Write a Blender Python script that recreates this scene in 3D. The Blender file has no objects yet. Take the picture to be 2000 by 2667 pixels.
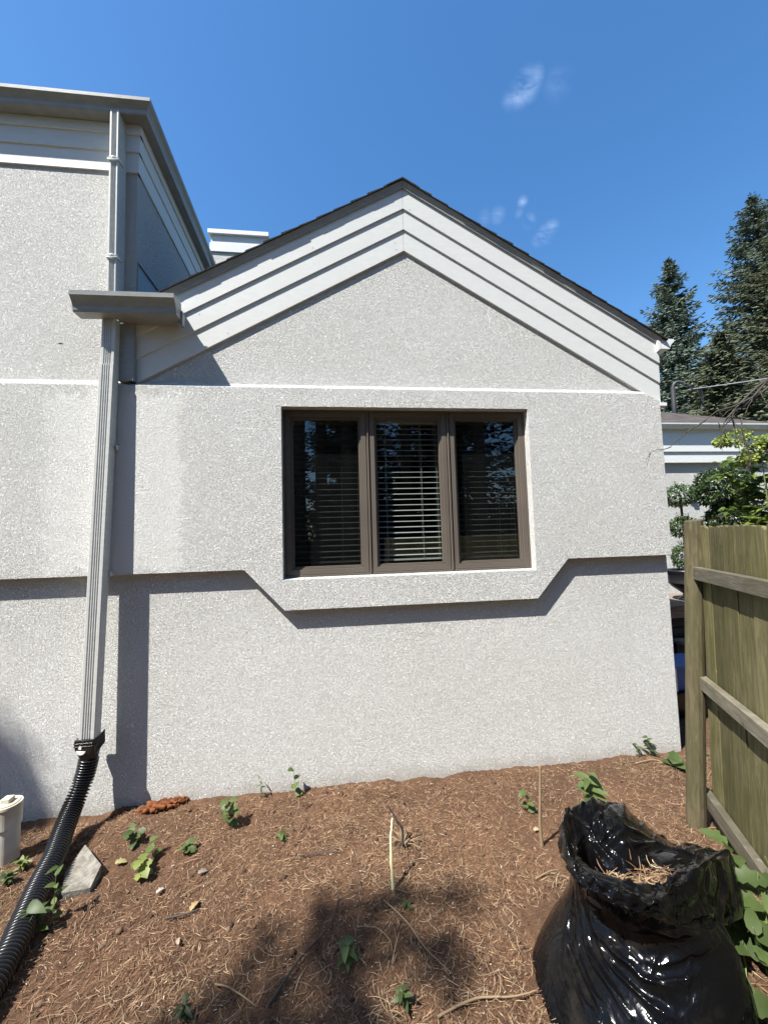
import bpy, bmesh, math, random
import numpy as np
from mathutils import Vector, Matrix, noise as mnoise
R = math.radians
SC = bpy.context.scene
COL = SC.collection
random.seed(7); RNG = np.random.default_rng(7)

# ------------------------------------------------------------------ camera
# world: X along the house wall, Y into the wall, Z up; eye at the origin, ground at GZ
GZ = -1.69
F = 1018.4; PITCH = 0.067384; YAW = 0.120261; ROLL = -0.029416
def cam_axes():
    cy, sy, cp, sp, cr, sr = math.cos(YAW), math.sin(YAW), math.cos(PITCH), math.sin(PITCH), math.cos(ROLL), math.sin(ROLL)
    d = Vector((sy*cp, cy*cp, sp)); r0 = Vector((cy, -sy, 0)); u0 = r0.cross(d)
    return cr*r0+sr*u0, -sr*r0+cr*u0, d
CR, CU, CD = cam_axes()
cam = bpy.data.cameras.new('camera'); camo = bpy.data.objects.new('camera', cam); COL.objects.link(camo)
m = Matrix((CR, CU, -CD)).transposed().to_4x4(); camo.matrix_world = m
cam.sensor_fit = 'VERTICAL'; cam.sensor_height = 24; cam.lens = 24*F/2667; cam.clip_start = .02; cam.clip_end = 3000
SC.camera = camo
SC.render.resolution_x = 767; SC.render.resolution_y = 1024
def ray(px, py): return CD + (px-1000)/F*CR - (py-1333.5)/F*CU
def P(px, py, Y):
    v = ray(px, py); return v*(Y/v.y)
def G(px, py, z=GZ):
    v = ray(px, py); return v*(z/v.z)

# ------------------------------------------------------------------ world, sun, exposure
SUNV = Vector((-1.59, -1.0, 2.80)).normalized()       # towards the sun
EL = math.asin(SUNV.z); AZ = math.atan2(SUNV.x, SUNV.y)
W = bpy.data.worlds.new('World'); SC.world = W; W.use_nodes = True
nt = W.node_tree; N = nt.nodes; LK = nt.links
bg = N['Background']; bg.inputs[1].default_value = .08
sky = N.new('ShaderNodeTexSky'); sky.sky_type = 'NISHITA'; sky.sun_disc = False
sky.sun_elevation = EL; sky.sun_rotation = AZ; sky.air_density = 1.0; sky.dust_density = .35; sky.ozone_density = 1.7
# a few thin wisps of cloud in the sky, fixed by direction
tc = N.new('ShaderNodeTexCoord')
nz = N.new('ShaderNodeTexNoise'); nz.inputs['Scale'].default_value = 20; nz.inputs['Detail'].default_value = 6; nz.inputs['Roughness'].default_value = .58; nz.inputs['Distortion'].default_value = .6
mp = N.new('ShaderNodeMapping'); mp.inputs['Rotation'].default_value = (0, R(38), R(20)); mp.inputs['Scale'].default_value = (.4, 1.5, 1.7)
LK.new(tc.outputs['Generated'], mp.inputs['Vector']); LK.new(mp.outputs[0], nz.inputs['Vector'])
tot = None
for (cx, cy, rad, amp) in ((1352, 244, .026, .40), (1372, 222, .028, .62), (1392, 202, .020, .42), (1330, 258, .020, .22), (1452, 218, .030, .16), (1400, 628, .016, .35), (1418, 612, .022, .55), (1436, 592, .018, .45), (1375, 575, .018, .38), (1360, 525, .013, .4), (1352, 556, .012, .3), (1295, 560, .020, .3), (1262, 565, .018, .2)):
    dv = ray(cx, cy).normalized()
    ds = N.new('ShaderNodeVectorMath'); ds.operation = 'DISTANCE'; ds.inputs[1].default_value = dv; LK.new(tc.outputs['Generated'], ds.inputs[0])
    mr = N.new('ShaderNodeMapRange'); mr.interpolation_type = 'SMOOTHSTEP'
    mr.inputs['From Min'].default_value = rad; mr.inputs['From Max'].default_value = 0; mr.inputs['To Max'].default_value = amp
    LK.new(ds.outputs['Value'], mr.inputs['Value'])
    if tot is None: tot = mr.outputs[0]
    else:
        ad = N.new('ShaderNodeMath'); ad.operation = 'MAXIMUM'; LK.new(tot, ad.inputs[0]); LK.new(mr.outputs[0], ad.inputs[1]); tot = ad.outputs[0]
nr = N.new('ShaderNodeMapRange'); nr.inputs['From Min'].default_value = .36; nr.inputs['From Max'].default_value = 1.0; LK.new(nz.outputs['Fac'], nr.inputs['Value'])
mu = N.new('ShaderNodeMath'); mu.operation = 'MULTIPLY'; LK.new(tot, mu.inputs[0]); LK.new(nr.outputs[0], mu.inputs[1])
mx = N.new('ShaderNodeMixRGB'); LK.new(mu.outputs[0], mx.inputs[0]); mx.inputs[2].default_value = (8.0, 9.5, 12, 1)
hs = N.new('ShaderNodeHueSaturation'); hs.inputs['Saturation'].default_value = 1.27; hs.inputs['Value'].default_value = 1.36
LK.new(sky.outputs[0], hs.inputs['Color']); LK.new(hs.outputs[0], mx.inputs[1]); LK.new(mx.outputs[0], bg.inputs[0])
sl = bpy.data.lights.new('sun', 'SUN'); sl.energy = 5.0; sl.angle = R(.53); sl.color = (1, .965, .9)
so = bpy.data.objects.new('sun', sl); COL.objects.link(so); so.rotation_euler = SUNV.to_track_quat('Z', 'Y').to_euler(); so.location = (0, 0, 20)
SC.view_settings.view_transform = 'Standard'; SC.view_settings.look = 'None'; SC.view_settings.gamma = 1
SC.view_settings.exposure = 1.16
SC.render.engine = 'CYCLES'

# ------------------------------------------------------------------ helpers
def tag(o, label=None, cat=None, group=None, kind=None):
    if label: o['label'] = label
    if cat: o['category'] = cat
    if group: o['group'] = group
    if kind: o['kind'] = kind
    return o
def empty(name, loc, label=None, cat=None, group=None):
    o = bpy.data.objects.new(name, None); COL.objects.link(o); o.location = loc; o.empty_display_size = .1
    return tag(o, label, cat, group)
class MB:
    def __init__(s): s.v = []; s.f = []; s.mi = []; s.cur = 0
    def add(s, vs, fs):
        n = len(s.v); s.v += [tuple(v) for v in vs]; s.f += [tuple(i+n for i in f) for f in fs]; s.mi += [s.cur]*len(fs); return s
    def box(s, a, b):
        x0, y0, z0 = a; x1, y1, z1 = b
        if x0 > x1: x0, x1 = x1, x0
        if y0 > y1: y0, y1 = y1, y0
        if z0 > z1: z0, z1 = z1, z0
        return s.add([(x0,y0,z0),(x1,y0,z0),(x1,y1,z0),(x0,y1,z0),(x0,y0,z1),(x1,y0,z1),(x1,y1,z1),(x0,y1,z1)],
                     [(0,3,2,1),(4,5,6,7),(0,1,5,4),(1,2,6,5),(2,3,7,6),(3,0,4,7)])
    def prism(s, poly, ext, axis='y', a0=0, a1=1):
        """poly: list of 2-D points; extruded along the axis from a0 to a1. ext maps (p,q,t)->xyz"""
        n = len(poly)
        vs = [ext(p, q, a0) for p, q in poly]+[ext(p, q, a1) for p, q in poly]
        fs = [tuple(range(n)), tuple(range(2*n-1, n-1, -1))]+[(i, i+n, (i+1) % n+n, (i+1) % n) for i in range(n)]
        return s.add(vs, fs)
    def loft(s, rings, cap=True, closed=True):
        n = len(rings[0]); vs = [p for r in rings for p in r]; fs = []
        for k in range(len(rings)-1):
            for i in range(n if closed else n-1):
                j = (i+1) % n; fs.append((k*n+i, k*n+j, (k+1)*n+j, (k+1)*n+i))
        if cap: fs += [tuple(range(n-1, -1, -1)), tuple(range((len(rings)-1)*n, len(rings)*n))]
        return s.add(vs, fs)
    def tube(s, pts, rad, n=8, cap=True):
        pts = [Vector(p) for p in pts]; rr = rad if hasattr(rad, '__len__') else [rad]*len(pts)
        rings = []; prev = None
        for i, p in enumerate(pts):
            t = (pts[min(i+1, len(pts)-1)]-pts[max(i-1, 0)]).normalized()
            if prev is None: a = t.orthogonal().normalized()
            else: a = (prev-t*prev.dot(t)).normalized()
            prev = a; b = t.cross(a)
            rings.append([p+(a*math.cos(2*math.pi*k/n)+b*math.sin(2*math.pi*k/n))*rr[i] for k in range(n)])
        return s.loft(rings, cap)
    def build(s, name, mat, parent=None, smooth=False, bevel=0, auto=None, recalc=True):
        me = bpy.data.meshes.new(name); me.from_pydata(s.v, [], s.f)
        mats = mat if isinstance(mat, (list, tuple)) else [mat]
        for mm in mats: me.materials.append(mm)
        if len(mats) > 1: me.polygons.foreach_set('material_index', s.mi)
        if recalc:
            bm = bmesh.new(); bm.from_mesh(me); bmesh.ops.recalc_face_normals(bm, faces=bm.faces); bm.to_mesh(me); bm.free()
        if smooth: me.polygons.foreach_set('use_smooth', [True]*len(me.polygons))
        o = bpy.data.objects.new(name, me); COL.objects.link(o)
        if parent:
            o.parent = parent; o.matrix_parent_inverse = Matrix.Translation(-world_loc(parent))
        if bevel:
            md = o.modifiers.new('bevel', 'BEVEL'); md.width = bevel; md.segments = 2; md.limit_method = 'ANGLE'; md.angle_limit = R(35)
        return o
def world_loc(o):
    return Vector(o.get('wl', (0, 0, 0))) if o.type == 'MESH' else Vector(o.location)
def fastmesh(name, verts, faces4, mat, parent=None, smooth=False, cols=None):
    """verts (n,3), faces4 (m,k) arrays; cols per-vertex rgb"""
    verts = np.asarray(verts, dtype=np.float32); faces4 = np.asarray(faces4, dtype=np.int32); k = faces4.shape[1]
    me = bpy.data.meshes.new(name); me.vertices.add(len(verts)); me.vertices.foreach_set('co', verts.ravel())
    me.loops.add(faces4.size); me.loops.foreach_set('vertex_index', faces4.ravel())
    me.polygons.add(len(faces4)); me.polygons.foreach_set('loop_start', np.arange(0, faces4.size, k, dtype=np.int32))
    me.polygons.foreach_set('loop_total', np.full(len(faces4), k, dtype=np.int32))
    if smooth: me.polygons.foreach_set('use_smooth', np.ones(len(faces4), dtype=bool))
    me.update(); me.validate()
    if cols is not None:
        ca = me.color_attributes.new('tint', 'FLOAT_COLOR', 'POINT')
        c4 = np.ones((len(verts), 4), dtype=np.float32); c4[:, :3] = cols; ca.data.foreach_set('color', c4.ravel())
    for mm in (mat if isinstance(mat, (list, tuple)) else [mat]): me.materials.append(mm)
    o = bpy.data.objects.new(name, me); COL.objects.link(o)
    if parent: o.parent = parent; o.matrix_parent_inverse = Matrix.Translation(-world_loc(parent))
    return o

# ------------------------------------------------------------------ materials
class Mat:
    def __init__(s, name, col=(.5,.5,.5), rough=.6, spec=.5, metal=0):
        s.m = bpy.data.materials.new(name); s.m.use_nodes = True; s.n = s.m.node_tree.nodes; s.l = s.m.node_tree.links
        s.b = s.n['Principled BSDF']; s.b.inputs['Base Color'].default_value = (*col, 1)
        s.b.inputs['Roughness'].default_value = rough; s.b.inputs['Specular IOR Level'].default_value = spec; s.b.inputs['Metallic'].default_value = metal
        s.tc = s.n.new('ShaderNodeTexCoord').outputs['Object']
    def noise(s, scale, detail=4, rough=.55, dist=0, vec=None, sc=None):
        v = vec or s.tc
        if sc:
            mp = s.n.new('ShaderNodeMapping'); mp.inputs['Scale'].default_value = sc; s.l.new(v, mp.inputs[0]); v = mp.outputs[0]
        x = s.n.new('ShaderNodeTexNoise'); x.inputs['Scale'].default_value = scale; x.inputs['Detail'].default_value = detail
        x.inputs['Roughness'].default_value = rough; x.inputs['Distortion'].default_value = dist; s.l.new(v, x.inputs['Vector']); return x.outputs['Fac']
    def ramp(s, fac, stops):
        r = s.n.new('ShaderNodeValToRGB'); e = r.color_ramp.elements
        while len(e) < len(stops): e.new(.5)
        for i, (p, c) in enumerate(stops):
            e[i].position = p; e[i].color = (*c, 1) if len(c) == 3 else c
        s.l.new(fac, r.inputs[0]); return r.outputs[0]
    def mix(s, fac, a, b, mode='MIX'):
        x = s.n.new('ShaderNodeMixRGB'); x.blend_type = mode
        for i, v in enumerate((fac, a, b)):
            if hasattr(v, 'default_value') or hasattr(v, 'is_linked'): s.l.new(v, x.inputs[i])
            elif isinstance(v, (int, float)): x.inputs[i].default_value = v
            else: x.inputs[i].default_value = (*v, 1)
        return x.outputs[0]
    def math(s, op, a, b=0):
        x = s.n.new('ShaderNodeMath'); x.operation = op
        for i, v in enumerate((a, b)):
            if hasattr(v, 'is_linked'): s.l.new(v, x.inputs[i])
            else: x.inputs[i].default_value = v
        return x.outputs[0]
    def maprange(s, v, a, b, c=0, d=1, smooth=True):
        x = s.n.new('ShaderNodeMapRange'); x.interpolation_type = 'SMOOTHSTEP' if smooth else 'LINEAR'
        for i, q in enumerate((v, a, b, c, d)):
            if hasattr(q, 'is_linked'): s.l.new(q, x.inputs[i])
            else: x.inputs[i].default_value = q
        return x.outputs[0]
    def col(s, c): s.l.new(c, s.b.inputs['Base Color']); return s
    def rough(s, c): s.l.new(c, s.b.inputs['Roughness']); return s
    def bump(s, h, dist=.003, strength=1):
        b = s.n.new('ShaderNodeBump'); b.inputs['Distance'].default_value = dist
        if hasattr(strength, 'is_linked'): s.l.new(strength, b.inputs['Strength'])
        else: b.inputs['Strength'].default_value = strength
        s.l.new(h, b.inputs['Height']); s.l.new(b.outputs[0], s.b.inputs['Normal']); return s
    def tint(s):
        a = s.n.new('ShaderNodeAttribute'); a.attribute_name = 'tint'; return a.outputs['Color']

def stucco_mat():
    M = Mat('stucco_paint', (.6,.6,.6), .85, .3)
    sx = M.n.new('ShaderNodeSeparateXYZ'); M.l.new(M.tc, sx.inputs[0]); X, Y, Z = sx.outputs
    # swirled finish: warped cells and worm-like grooves
    h1 = M.noise(74, 2, .5, 1.6); h2 = M.noise(170, 2, .6, .6); h3 = M.noise(9, 3)
    ridg = M.math('ABSOLUTE', M.math('SUBTRACT', h1, .5)); ridg = M.maprange(ridg, 0, .15, 0, 1)
    h = M.math('ADD', M.math('MULTIPLY', ridg, .55), M.math('ADD', M.math('MULTIPLY', h2, .38), M.math('MULTIPLY', h3, .5)))
    # re-plastered smoother patches either side of the downspout
    n = M.math('MULTIPLY', M.math('SUBTRACT', M.noise(5, 4), .5), .35)
    x2 = M.math('ADD', X, n); z2 = M.math('ADD', Z, n)
    pa = M.math('MULTIPLY', M.maprange(x2, -1.98, -1.80), M.maprange(x2, -1.0, -1.10))
    pb = M.math('MULTIPLY', M.maprange(z2, -.22, -.16), M.maprange(z2, 1.08, 1.0))
    patch = M.math('MULTIPLY', pa, pb)
    low = M.maprange(Z, -.2, -.9)
    st = M.math('SUBTRACT', M.math('SUBTRACT', 1.0, M.math('MULTIPLY', patch, .32)), M.math('MULTIPLY', low, .12))
    M.bump(h, .0165, st)
    stain = M.noise(1.3, 5, .6)
    c = M.mix(M.maprange(stain, .35, .7), (.80,.795,.75), (.84,.835,.80))
    fleck = M.maprange(M.noise(24, 3, .6), .62, .72)
    c = M.mix(M.math('MULTIPLY', fleck, .22), c, (.77,.73,.63))
    c = M.mix(M.math('MULTIPLY', patch, .8), c, (.72,.715,.68))
    grime = M.math('MULTIPLY', M.maprange(M.math('ADD', Z, M.math('MULTIPLY', M.noise(7, 4), .16)), -1.50, -1.66), .45)
    c = M.mix(grime, c, (.36,.30,.23))
    return M.col(c).m
STUCCO = stucco_mat()
def paint(name, c, rough=.45, wear=.12, bumpd=.0006):
    M = Mat(name, c, rough, .4)
    n = M.noise(14, 5, .6, sc=(1, 1, 3)); k = M.maprange(n, .35, .7)
    M.col(M.mix(k, tuple(v*(1-wear) for v in c), tuple(min(1, v*(1+wear*.4)) for v in c)))
    M.bump(M.noise(60, 4, .6, sc=(.4, .4, 1)), bumpd, .6); return M.m
SIDING = paint('siding_paint', (.64,.65,.625), .5, .035, .0005)
TRIM = paint('shaded_gutter_paint', (.29,.30,.285), .34, .1)  # darker than the real grey, so shade on gutters and soffits is in the colour
DSP = paint('downspout_paint', (.55,.555,.525), .36, .08)
WHITE = paint('white_trim', (.74,.76,.74), .45, .06)
def bronze():
    M = Mat('bronze_frame', (.15,.12,.092), .5, .12); M.col(M.mix(M.maprange(M.noise(3, 3), .3, .7), (.120,.101,.083), (.135,.114,.094))); return M.m
BRONZE = bronze()
def shingle_mat(name, c1, c2):
    M = Mat(name, c1, .95, .2); M.col(M.mix(M.maprange(M.noise(5, 6, .7, sc=(1, 1, 1)), .3, .7), c1, c2)); M.bump(M.noise(320, 2), .003, .8); return M.m
SHING = shingle_mat('charcoal_shingle', (.018,.018,.019), (.035,.034,.034))
SHING2 = shingle_mat('grey_shingle', (.075,.066,.062), (.13,.115,.105))
def glass_mat(name, tintc):
    m = bpy.data.materials.new(name); m.use_nodes = True; n = m.node_tree.nodes; l = m.node_tree.links; n.clear()
    o = n.new('ShaderNodeOutputMaterial'); mx = n.new('ShaderNodeMixShader'); t = n.new('ShaderNodeBsdfTransparent'); g = n.new('ShaderNodeBsdfGlossy')
    t.inputs[0].default_value = (*tintc, 1); g.inputs['Roughness'].default_value = .004
    ge = n.new('ShaderNodeNewGeometry'); dt = n.new('ShaderNodeVectorMath'); dt.operation = 'DOT_PRODUCT'; l.new(ge.outputs['Incoming'], dt.inputs[0]); l.new(ge.outputs['Normal'], dt.inputs[1])
    def mt(op, a, b_=0):
        x = n.new('ShaderNodeMath'); x.operation = op
        for i, v in enumerate((a, b_)):
            if hasattr(v, 'is_linked'): l.new(v, x.inputs[i])
            else: x.inputs[i].default_value = v
        return x.outputs[0]
    f = mt('ADD', mt('MULTIPLY', mt('POWER', mt('SUBTRACT', 1.0, mt('ABSOLUTE', dt.outputs['Value'])), 5.0), .90), .10)
    l.new(f, mx.inputs[0]); l.new(t.outputs[0], mx.inputs[1]); l.new(g.outputs[0], mx.inputs[2]); l.new(mx.outputs[0], o.inputs[0]); return m
GLASS = glass_mat('window_glass', (.82,.86,.84))
def screen_mat():
    m = bpy.data.materials.new('insect_screen'); m.use_nodes = True; n = m.node_tree.nodes; l = m.node_tree.links; n.clear()
    o = n.new('ShaderNodeOutputMaterial'); mx = n.new('ShaderNodeMixShader'); t = n.new('ShaderNodeBsdfTransparent'); g = n.new('ShaderNodeBsdfDiffuse')
    g.inputs[0].default_value = (.012,.012,.012,1); mx.inputs[0].default_value = .70
    l.new(t.outputs[0], mx.inputs[1]); l.new(g.outputs[0], mx.inputs[2]); l.new(mx.outputs[0], o.inputs[0]); return m
SCREEN = screen_mat()
BLIND = Mat('blind_slat', (.47,.48,.46), .45).m
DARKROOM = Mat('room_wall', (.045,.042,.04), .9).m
BLACKPL = Mat('black_plastic', (.011,.011,.012), .26, .5).m
def wood_mat(name, c1, c2, green=(.11,.12,.045), gk=.6, sc=(9, 9, .9)):
    M = Mat(name, c1, .85, .25)
    g = M.noise(5.5, 6, .6, .6, sc=sc); k = M.maprange(g, .32, .68)
    c = M.mix(k, c1, c2)
    c = M.mix(M.math('MULTIPLY', M.maprange(M.noise(2.4, 5, .65), .38, .66), gk), c, green)
    dk = M.math('MULTIPLY', M.maprange(M.noise(7, 5, .6, 0, sc=(3, 3, .7)), .60, .74), .55)
    c = M.mix(dk, c, (.03,.028,.018)); c = M.mix(M.math('MULTIPLY', M.maprange(M.noise(11, 6, .7, .4, sc=sc), .60, .70), .5), c, tuple(min(1, v*1.9) for v in c2))
    v = M.n.new('ShaderNodeTexVoronoi'); v.inputs['Scale'].default_value = 3.2; M.l.new(M.tc, v.inputs['Vector'])
    kn = M.maprange(v.outputs['Distance'], .075, .03); c = M.mix(M.math('MULTIPLY', kn, .75), c, (.045,.035,.022))
    oi = M.n.new('ShaderNodeObjectInfo'); vr = M.maprange(oi.outputs['Random'], 0, 1, .72, 1.22, False)
    cb = M.n.new('ShaderNodeCombineXYZ'); [M.l.new(vr, cb.inputs[i]) for i in range(3)]; c = M.mix(1.0, c, cb.outputs[0], 'MULTIPLY')
    M.col(c); M.bump(M.noise(16, 6, .65, .5, sc=sc), .004, .7); return M.m
FENCEW = wood_mat('mossy_fence_board', (.075,.066,.028), (.150,.130,.064), (.060,.062,.018))
RAILW = wood_mat('weathered_rail', (.095,.085,.062), (.155,.138,.105), (.07,.07,.036), .35, sc=(1.2, 1.2, 9))
POSTW = wood_mat('fence_post_wood', (.066,.055,.029), (.115,.095,.055), (.052,.052,.019), .5)
DECKW = wood_mat('dark_deck_wood', (.05,.035,.028), (.10,.075,.06), (.05,.045,.03), .3, sc=(1, 9, 9))
DECKT = wood_mat('deck_board', (.21,.16,.13), (.32,.26,.21), (.2,.17,.12), .3, sc=(1, 9, 9))

# ------------------------------------------------------------------ main house
YB, YL, YG, YT = 2.80, 2.851, 2.851, 2.872
XL = -7.5; XR = 2.603
house = empty('house', (0.5, 2.85, GZ), 'pale grey stucco house with stepped gable, triple window and taller left part', 'house')
def xz(p, q, t): return (p, t, q)
# lower recessed wall
MB().prism([(XL, GZ-.35), (XR, GZ-.35), (XR, -.10), (1.56, -.10), (1.50, -.36), (-.42, -.36), (-.47, -.10), (XL, -.10)], lambda p, q, t: (p, t, q), a0=YL, a1=YL+.12).build('foundation_wall', STUCCO, house, bevel=.006)
# upper thick band with window opening
WX0, WX1, WZ0, WZ1 = -.378, 1.474, -.268, .962
def band():
    b = bmesh.new()
    outer = [(XL,-.197),(-.639,-.190),(-.37,-.479),(1.476,-.482),(1.733,-.195),(XR,-.195),(XR,1.038),(2.488,1.100),(XL,1.100)]
    hole = [(WX0,WZ0),(WX1,WZ0),(WX1,WZ1),(WX0,WZ1)]
    quads = [[outer[0],outer[1],(-.639,1.10),outer[8]], [outer[1],outer[2],hole[0],hole[3],(-.639,1.10)], [outer[2],outer[3],hole[1],hole[0]],
             [outer[3],outer[4],(1.733,1.10),hole[2],hole[1]], [outer[4],outer[5],outer[6],outer[7],(1.733,1.10)], [hole[3],hole[2],(1.733,1.10),(-.639,1.10)]]
    mb = MB()
    for q in quads: mb.add([(x, YB, z) for x, z in q], [tuple(range(len(q)))])
    back = []
    for i in range(len(outer)):
        a, c = outer[i], outer[(i+1) % len(outer)]
        if i == 0: segs = [(a, c)]
        else: segs = [(a, c)]
        za = c2 = 0
        if i == 7:   # sloped ledge on top, rises to the wall behind
            pts = [(2.488,1.100),(1.733,1.10),(-.639,1.10),(XL,1.10)]
            for (x0, z0), (x1, z1) in zip(pts[:-1], pts[1:]):
                mb.add([(x0, YB, z0), (x0, YT+.01, z0+.064), (x1, YT+.01, z1+.064), (x1, YB, z1)], [(0,1,2,3)])
        else:
            mb.add([(a[0], YB, a[1]), (a[0], YL+.02, a[1]), (c[0], YL+.02, c[1]), (c[0], YB, c[1])], [(0,1,2,3)])
    for i in range(4):
        a, c = hole[i], hole[(i+1) % 4]
        # opening reveals run back to the window frame, the sill reveal falls outward
        dz = [(.012,.012),(.012,0),(0,0),(0,.012)][i]
        ya = 2.905
        mb.add([(a[0], YB, a[1]), (c[0], YB, c[1]), (c[0], ya, c[1]+dz[1]), (a[0], ya, a[1]+dz[0])], [(0,1,2,3)])
    bm = bmesh.new(); me = bpy.data.meshes.new('t')
    me.from_pydata(mb.v, [], mb.f); bm.from_mesh(me); bmesh.ops.remove_doubles(bm, verts=bm.verts, dist=.0005)
    bmesh.ops.recalc_face_normals(bm, faces=bm.faces)
    b = MB(); bm.verts.ensure_lookup_table()
    b.add([v.co[:] for v in bm.verts], [[v.index for v in f.verts] for f in bm.faces]); bm.free()
    return b.build('wall_band', STUCCO, house, bevel=.005)
band()
# gable wall: pentagon behind the boards
PK = .557; SL = .566
def rz(x, zpk): return zpk-SL*abs(x-PK)
gx0, gx1 = -1.40, 2.60
gp = [(gx0,1.02),(gx1,1.02),(gx1,rz(gx1,2.62)),(PK,2.62),(gx0,rz(gx0,2.62))]
MB().prism(gp, xz, a0=YG, a1=YG+.14).build('gable_wall', STUCCO, house)
# three rake boards a side
def rake(zb, zt, y0, y1, side, name='rake_board', mat=SIDING):
    xe = 2.642 if side > 0 else -1.362
    g = .0012*side
    poly = [(PK+g, zb), (xe, zb-SL*abs(xe-PK)), (xe, zt-SL*abs(xe-PK)), (PK+g, zt)]
    return MB().prism(poly, xz, a0=y0, a1=y1).build(name, mat, house, bevel=.0012)
for side in (1, -1):
    rake(2.214, 2.385, 2.834, 2.853, side)
    rake(2.380, 2.546, 2.824, 2.8505, side)
    rake(2.541, 2.735, 2.814, 2.849, side)
# drip fascia under the shingles (slanted face with a small upright lip)
def drip(side):
    xe = 2.655 if side > 0 else -1.40
    mb = MB()
    prof = [(2.788, 2.752), (2.803, 2.714), (2.803, 2.701), (2.8165, 2.701), (2.8165, 2.752)]
    r0 = [(PK, y, z) for y, z in prof]; r1 = [(xe, y, z-SL*abs(xe-PK)) for y, z in prof]
    mb.loft([r0, r1]); return mb.build('drip_edge', TRIM, house, bevel=.001)
drip(1); drip(-1)
# roof: shingle courses laid up both slopes
def roof_slope(side):
    mb = MB(); yend = 9.5; nc = 18
    xe = 2.70 if side > 0 else -1.385
    ln = abs(xe-PK)
    step = .128; k = 0; x = ln
    while x > 0:
        xa, xb = x, max(0, x-step-.03)
        jit = random.uniform(-.0025, .0025)
        y0 = 2.781+random.uniform(-.004, .003)
        th = .011
        z = lambda q: 2.753-SL*q
        a = [(PK+side*xa, z(xa)+.006+th+jit), (PK+side*xb, z(xb)+.004), (PK+side*xb, z(xb)+.0005), (PK+side*xa, z(xa)+.0015)]
        mb.prism(a, xz, a0=y0, a1=yend)
        x -= step
    mb.prism([(PK+side*ln, 2.7525-SL*ln), (PK, 2.7525), (PK, 2.70), (PK+side*(ln-.02), 2.71-SL*ln)], xz, a0=2.818, a1=yend)
    return mb
rs = roof_slope(1); rl = roof_slope(-1); rs.v, n0 = rs.v, len(rs.v)
rs.add(rl.v, rl.f)
for k in range(30):   # ridge caps
    y0 = 2.779+k*.2
    for s in (1, -1):
        rs.prism([(PK, 2.753+.0165), (PK+s*.13, 2.753-SL*.13+.0165), (PK+s*.13, 2.753-SL*.13+.008), (PK, 2.753+.006)], lambda p, q, t: (p, t, q+(.004 if t == y0+.22 else 0)), a0=y0, a1=y0+.22)
roof = rs.build('roof', SHING, house)
roof['wl'] = (0, 0, 0)
# body behind, so that the house is a closed volume
MB().box((XL, 3.6, GZ-.3), (-1.45, 9.4, 3.0)).build('rear_wall', STUCCO, house)
MB().box((2.46, YL+.165, GZ-.3), (2.595, 9.3, 1.36)).build('side_wall', STUCCO, house)

# ---- tall part on the left
XC = -1.392
def sidex(x, y): return x-.03*(y-2.87)
MB().prism([(XL, YT), (XC, YT), (sidex(XC, 9.4), 9.4), (XL, 9.4)], lambda p, q, t: (p, q, t), a0=1.02, a1=3.12).build('tall_wall', STUCCO, house, bevel=.004)
def frieze(z0, z1, off, name='frieze_board'):
    # board layer that runs along the front and turns round the corner
    t = .05
    x1 = XC+off; y0 = YT-off
    MB().prism([(XL, y0), (x1-.0008, y0), (x1-.0008, y0+t), (XL, y0+t)], lambda p, q, t_: (p, q, t_), a0=z0, a1=z1).build(name, SIDING, house, bevel=.001)
    MB().prism([(x1+.0004, y0+.001), (sidex(x1, 9.4), 9.4), (sidex(x1, 9.4)-t, 9.4), (x1-t, y0+t+.0005)], lambda p, q, t_: (p, q, t_), a0=z0, a1=z1).build(name, SIDING, house, bevel=.001)
frieze(2.712, 2.862, .012); frieze(2.860, 2.990, .022); frieze(2.986, 3.10, .034)
# K-style gutters: profile as (out, up), out measured from the fascia
KP = [(0,0),(.082,0),(.086,.008),(.090,.030),(.104,.052),(.119,.066),(.126,.074),(.127,.098),(.118,.1),(.116,.080),(.101,.060),(.085,.036),(.079,.008),(.003,.006),(.003,.10),(0,.10)]
def gutter_run(name, pts, mat, outs, h=1.0, w=1.0, parent=house, capends=(True, True)):
    """pts: corner points of the fascia foot; outs: outward 2-D vectors at those points (mitred)"""
    mb = MB(); rings = []
    for p, o in zip(pts, outs):
        rings.append([(p[0]+o[0]*a*w, p[1]+o[1]*a*w, p[2]+b*h) for a, b in KP])
    mb.loft(rings, cap=False)
    for e, c in zip((0, -1), capends):
        if c:
            p, o = pts[e], outs[e]
            q = [KP[i] for i in (0,1,2,3,4,5,6,7,15)]
            n = len(q); dirv = (Vector(pts[1])-Vector(pts[0])).normalized()*(.0015 if e == 0 else -.0015)
            vs = [(p[0]+o[0]*a*w, p[1]+o[1]*a*w, p[2]+b*h) for a, b in q]; vs += [tuple(Vector(v)+dirv) for v in vs]
            mb.add(vs, [tuple(range(n)), tuple(range(2*n-1, n-1, -1))]+[(i, i+n, (i+1) % n+n, (i+1) % n) for i in range(n)])
    return mb.build(name, mat, parent)
zf = 3.062; fy = YT-.034; fx = XC+.034
gutter_run('eave_gutter', [(XL, fy, zf), (fx, fy, zf), (sidex(fx, 9.4), 9.4, zf)], TRIM, [(0,-1), (1,-1), (1,0)], h=.98, w=.86, capends=(False, False))
MB().prism([(XL, fy-.06), (fx+.05, fy-.06), (fx+.02, 9.4), (XL, 9.4)], lambda p, q, t: (p, q, t), a0=3.105, a1=3.125).build('tall_roof', SHING, house)
MB().prism([(XL, fy), (fx, fy), (sidex(fx, 9.3), 9.3), (XL, 9.3)], lambda p, q, t: (p, q, t), a0=3.06, a1=3.104).build('soffit', TRIM, house)
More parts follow.
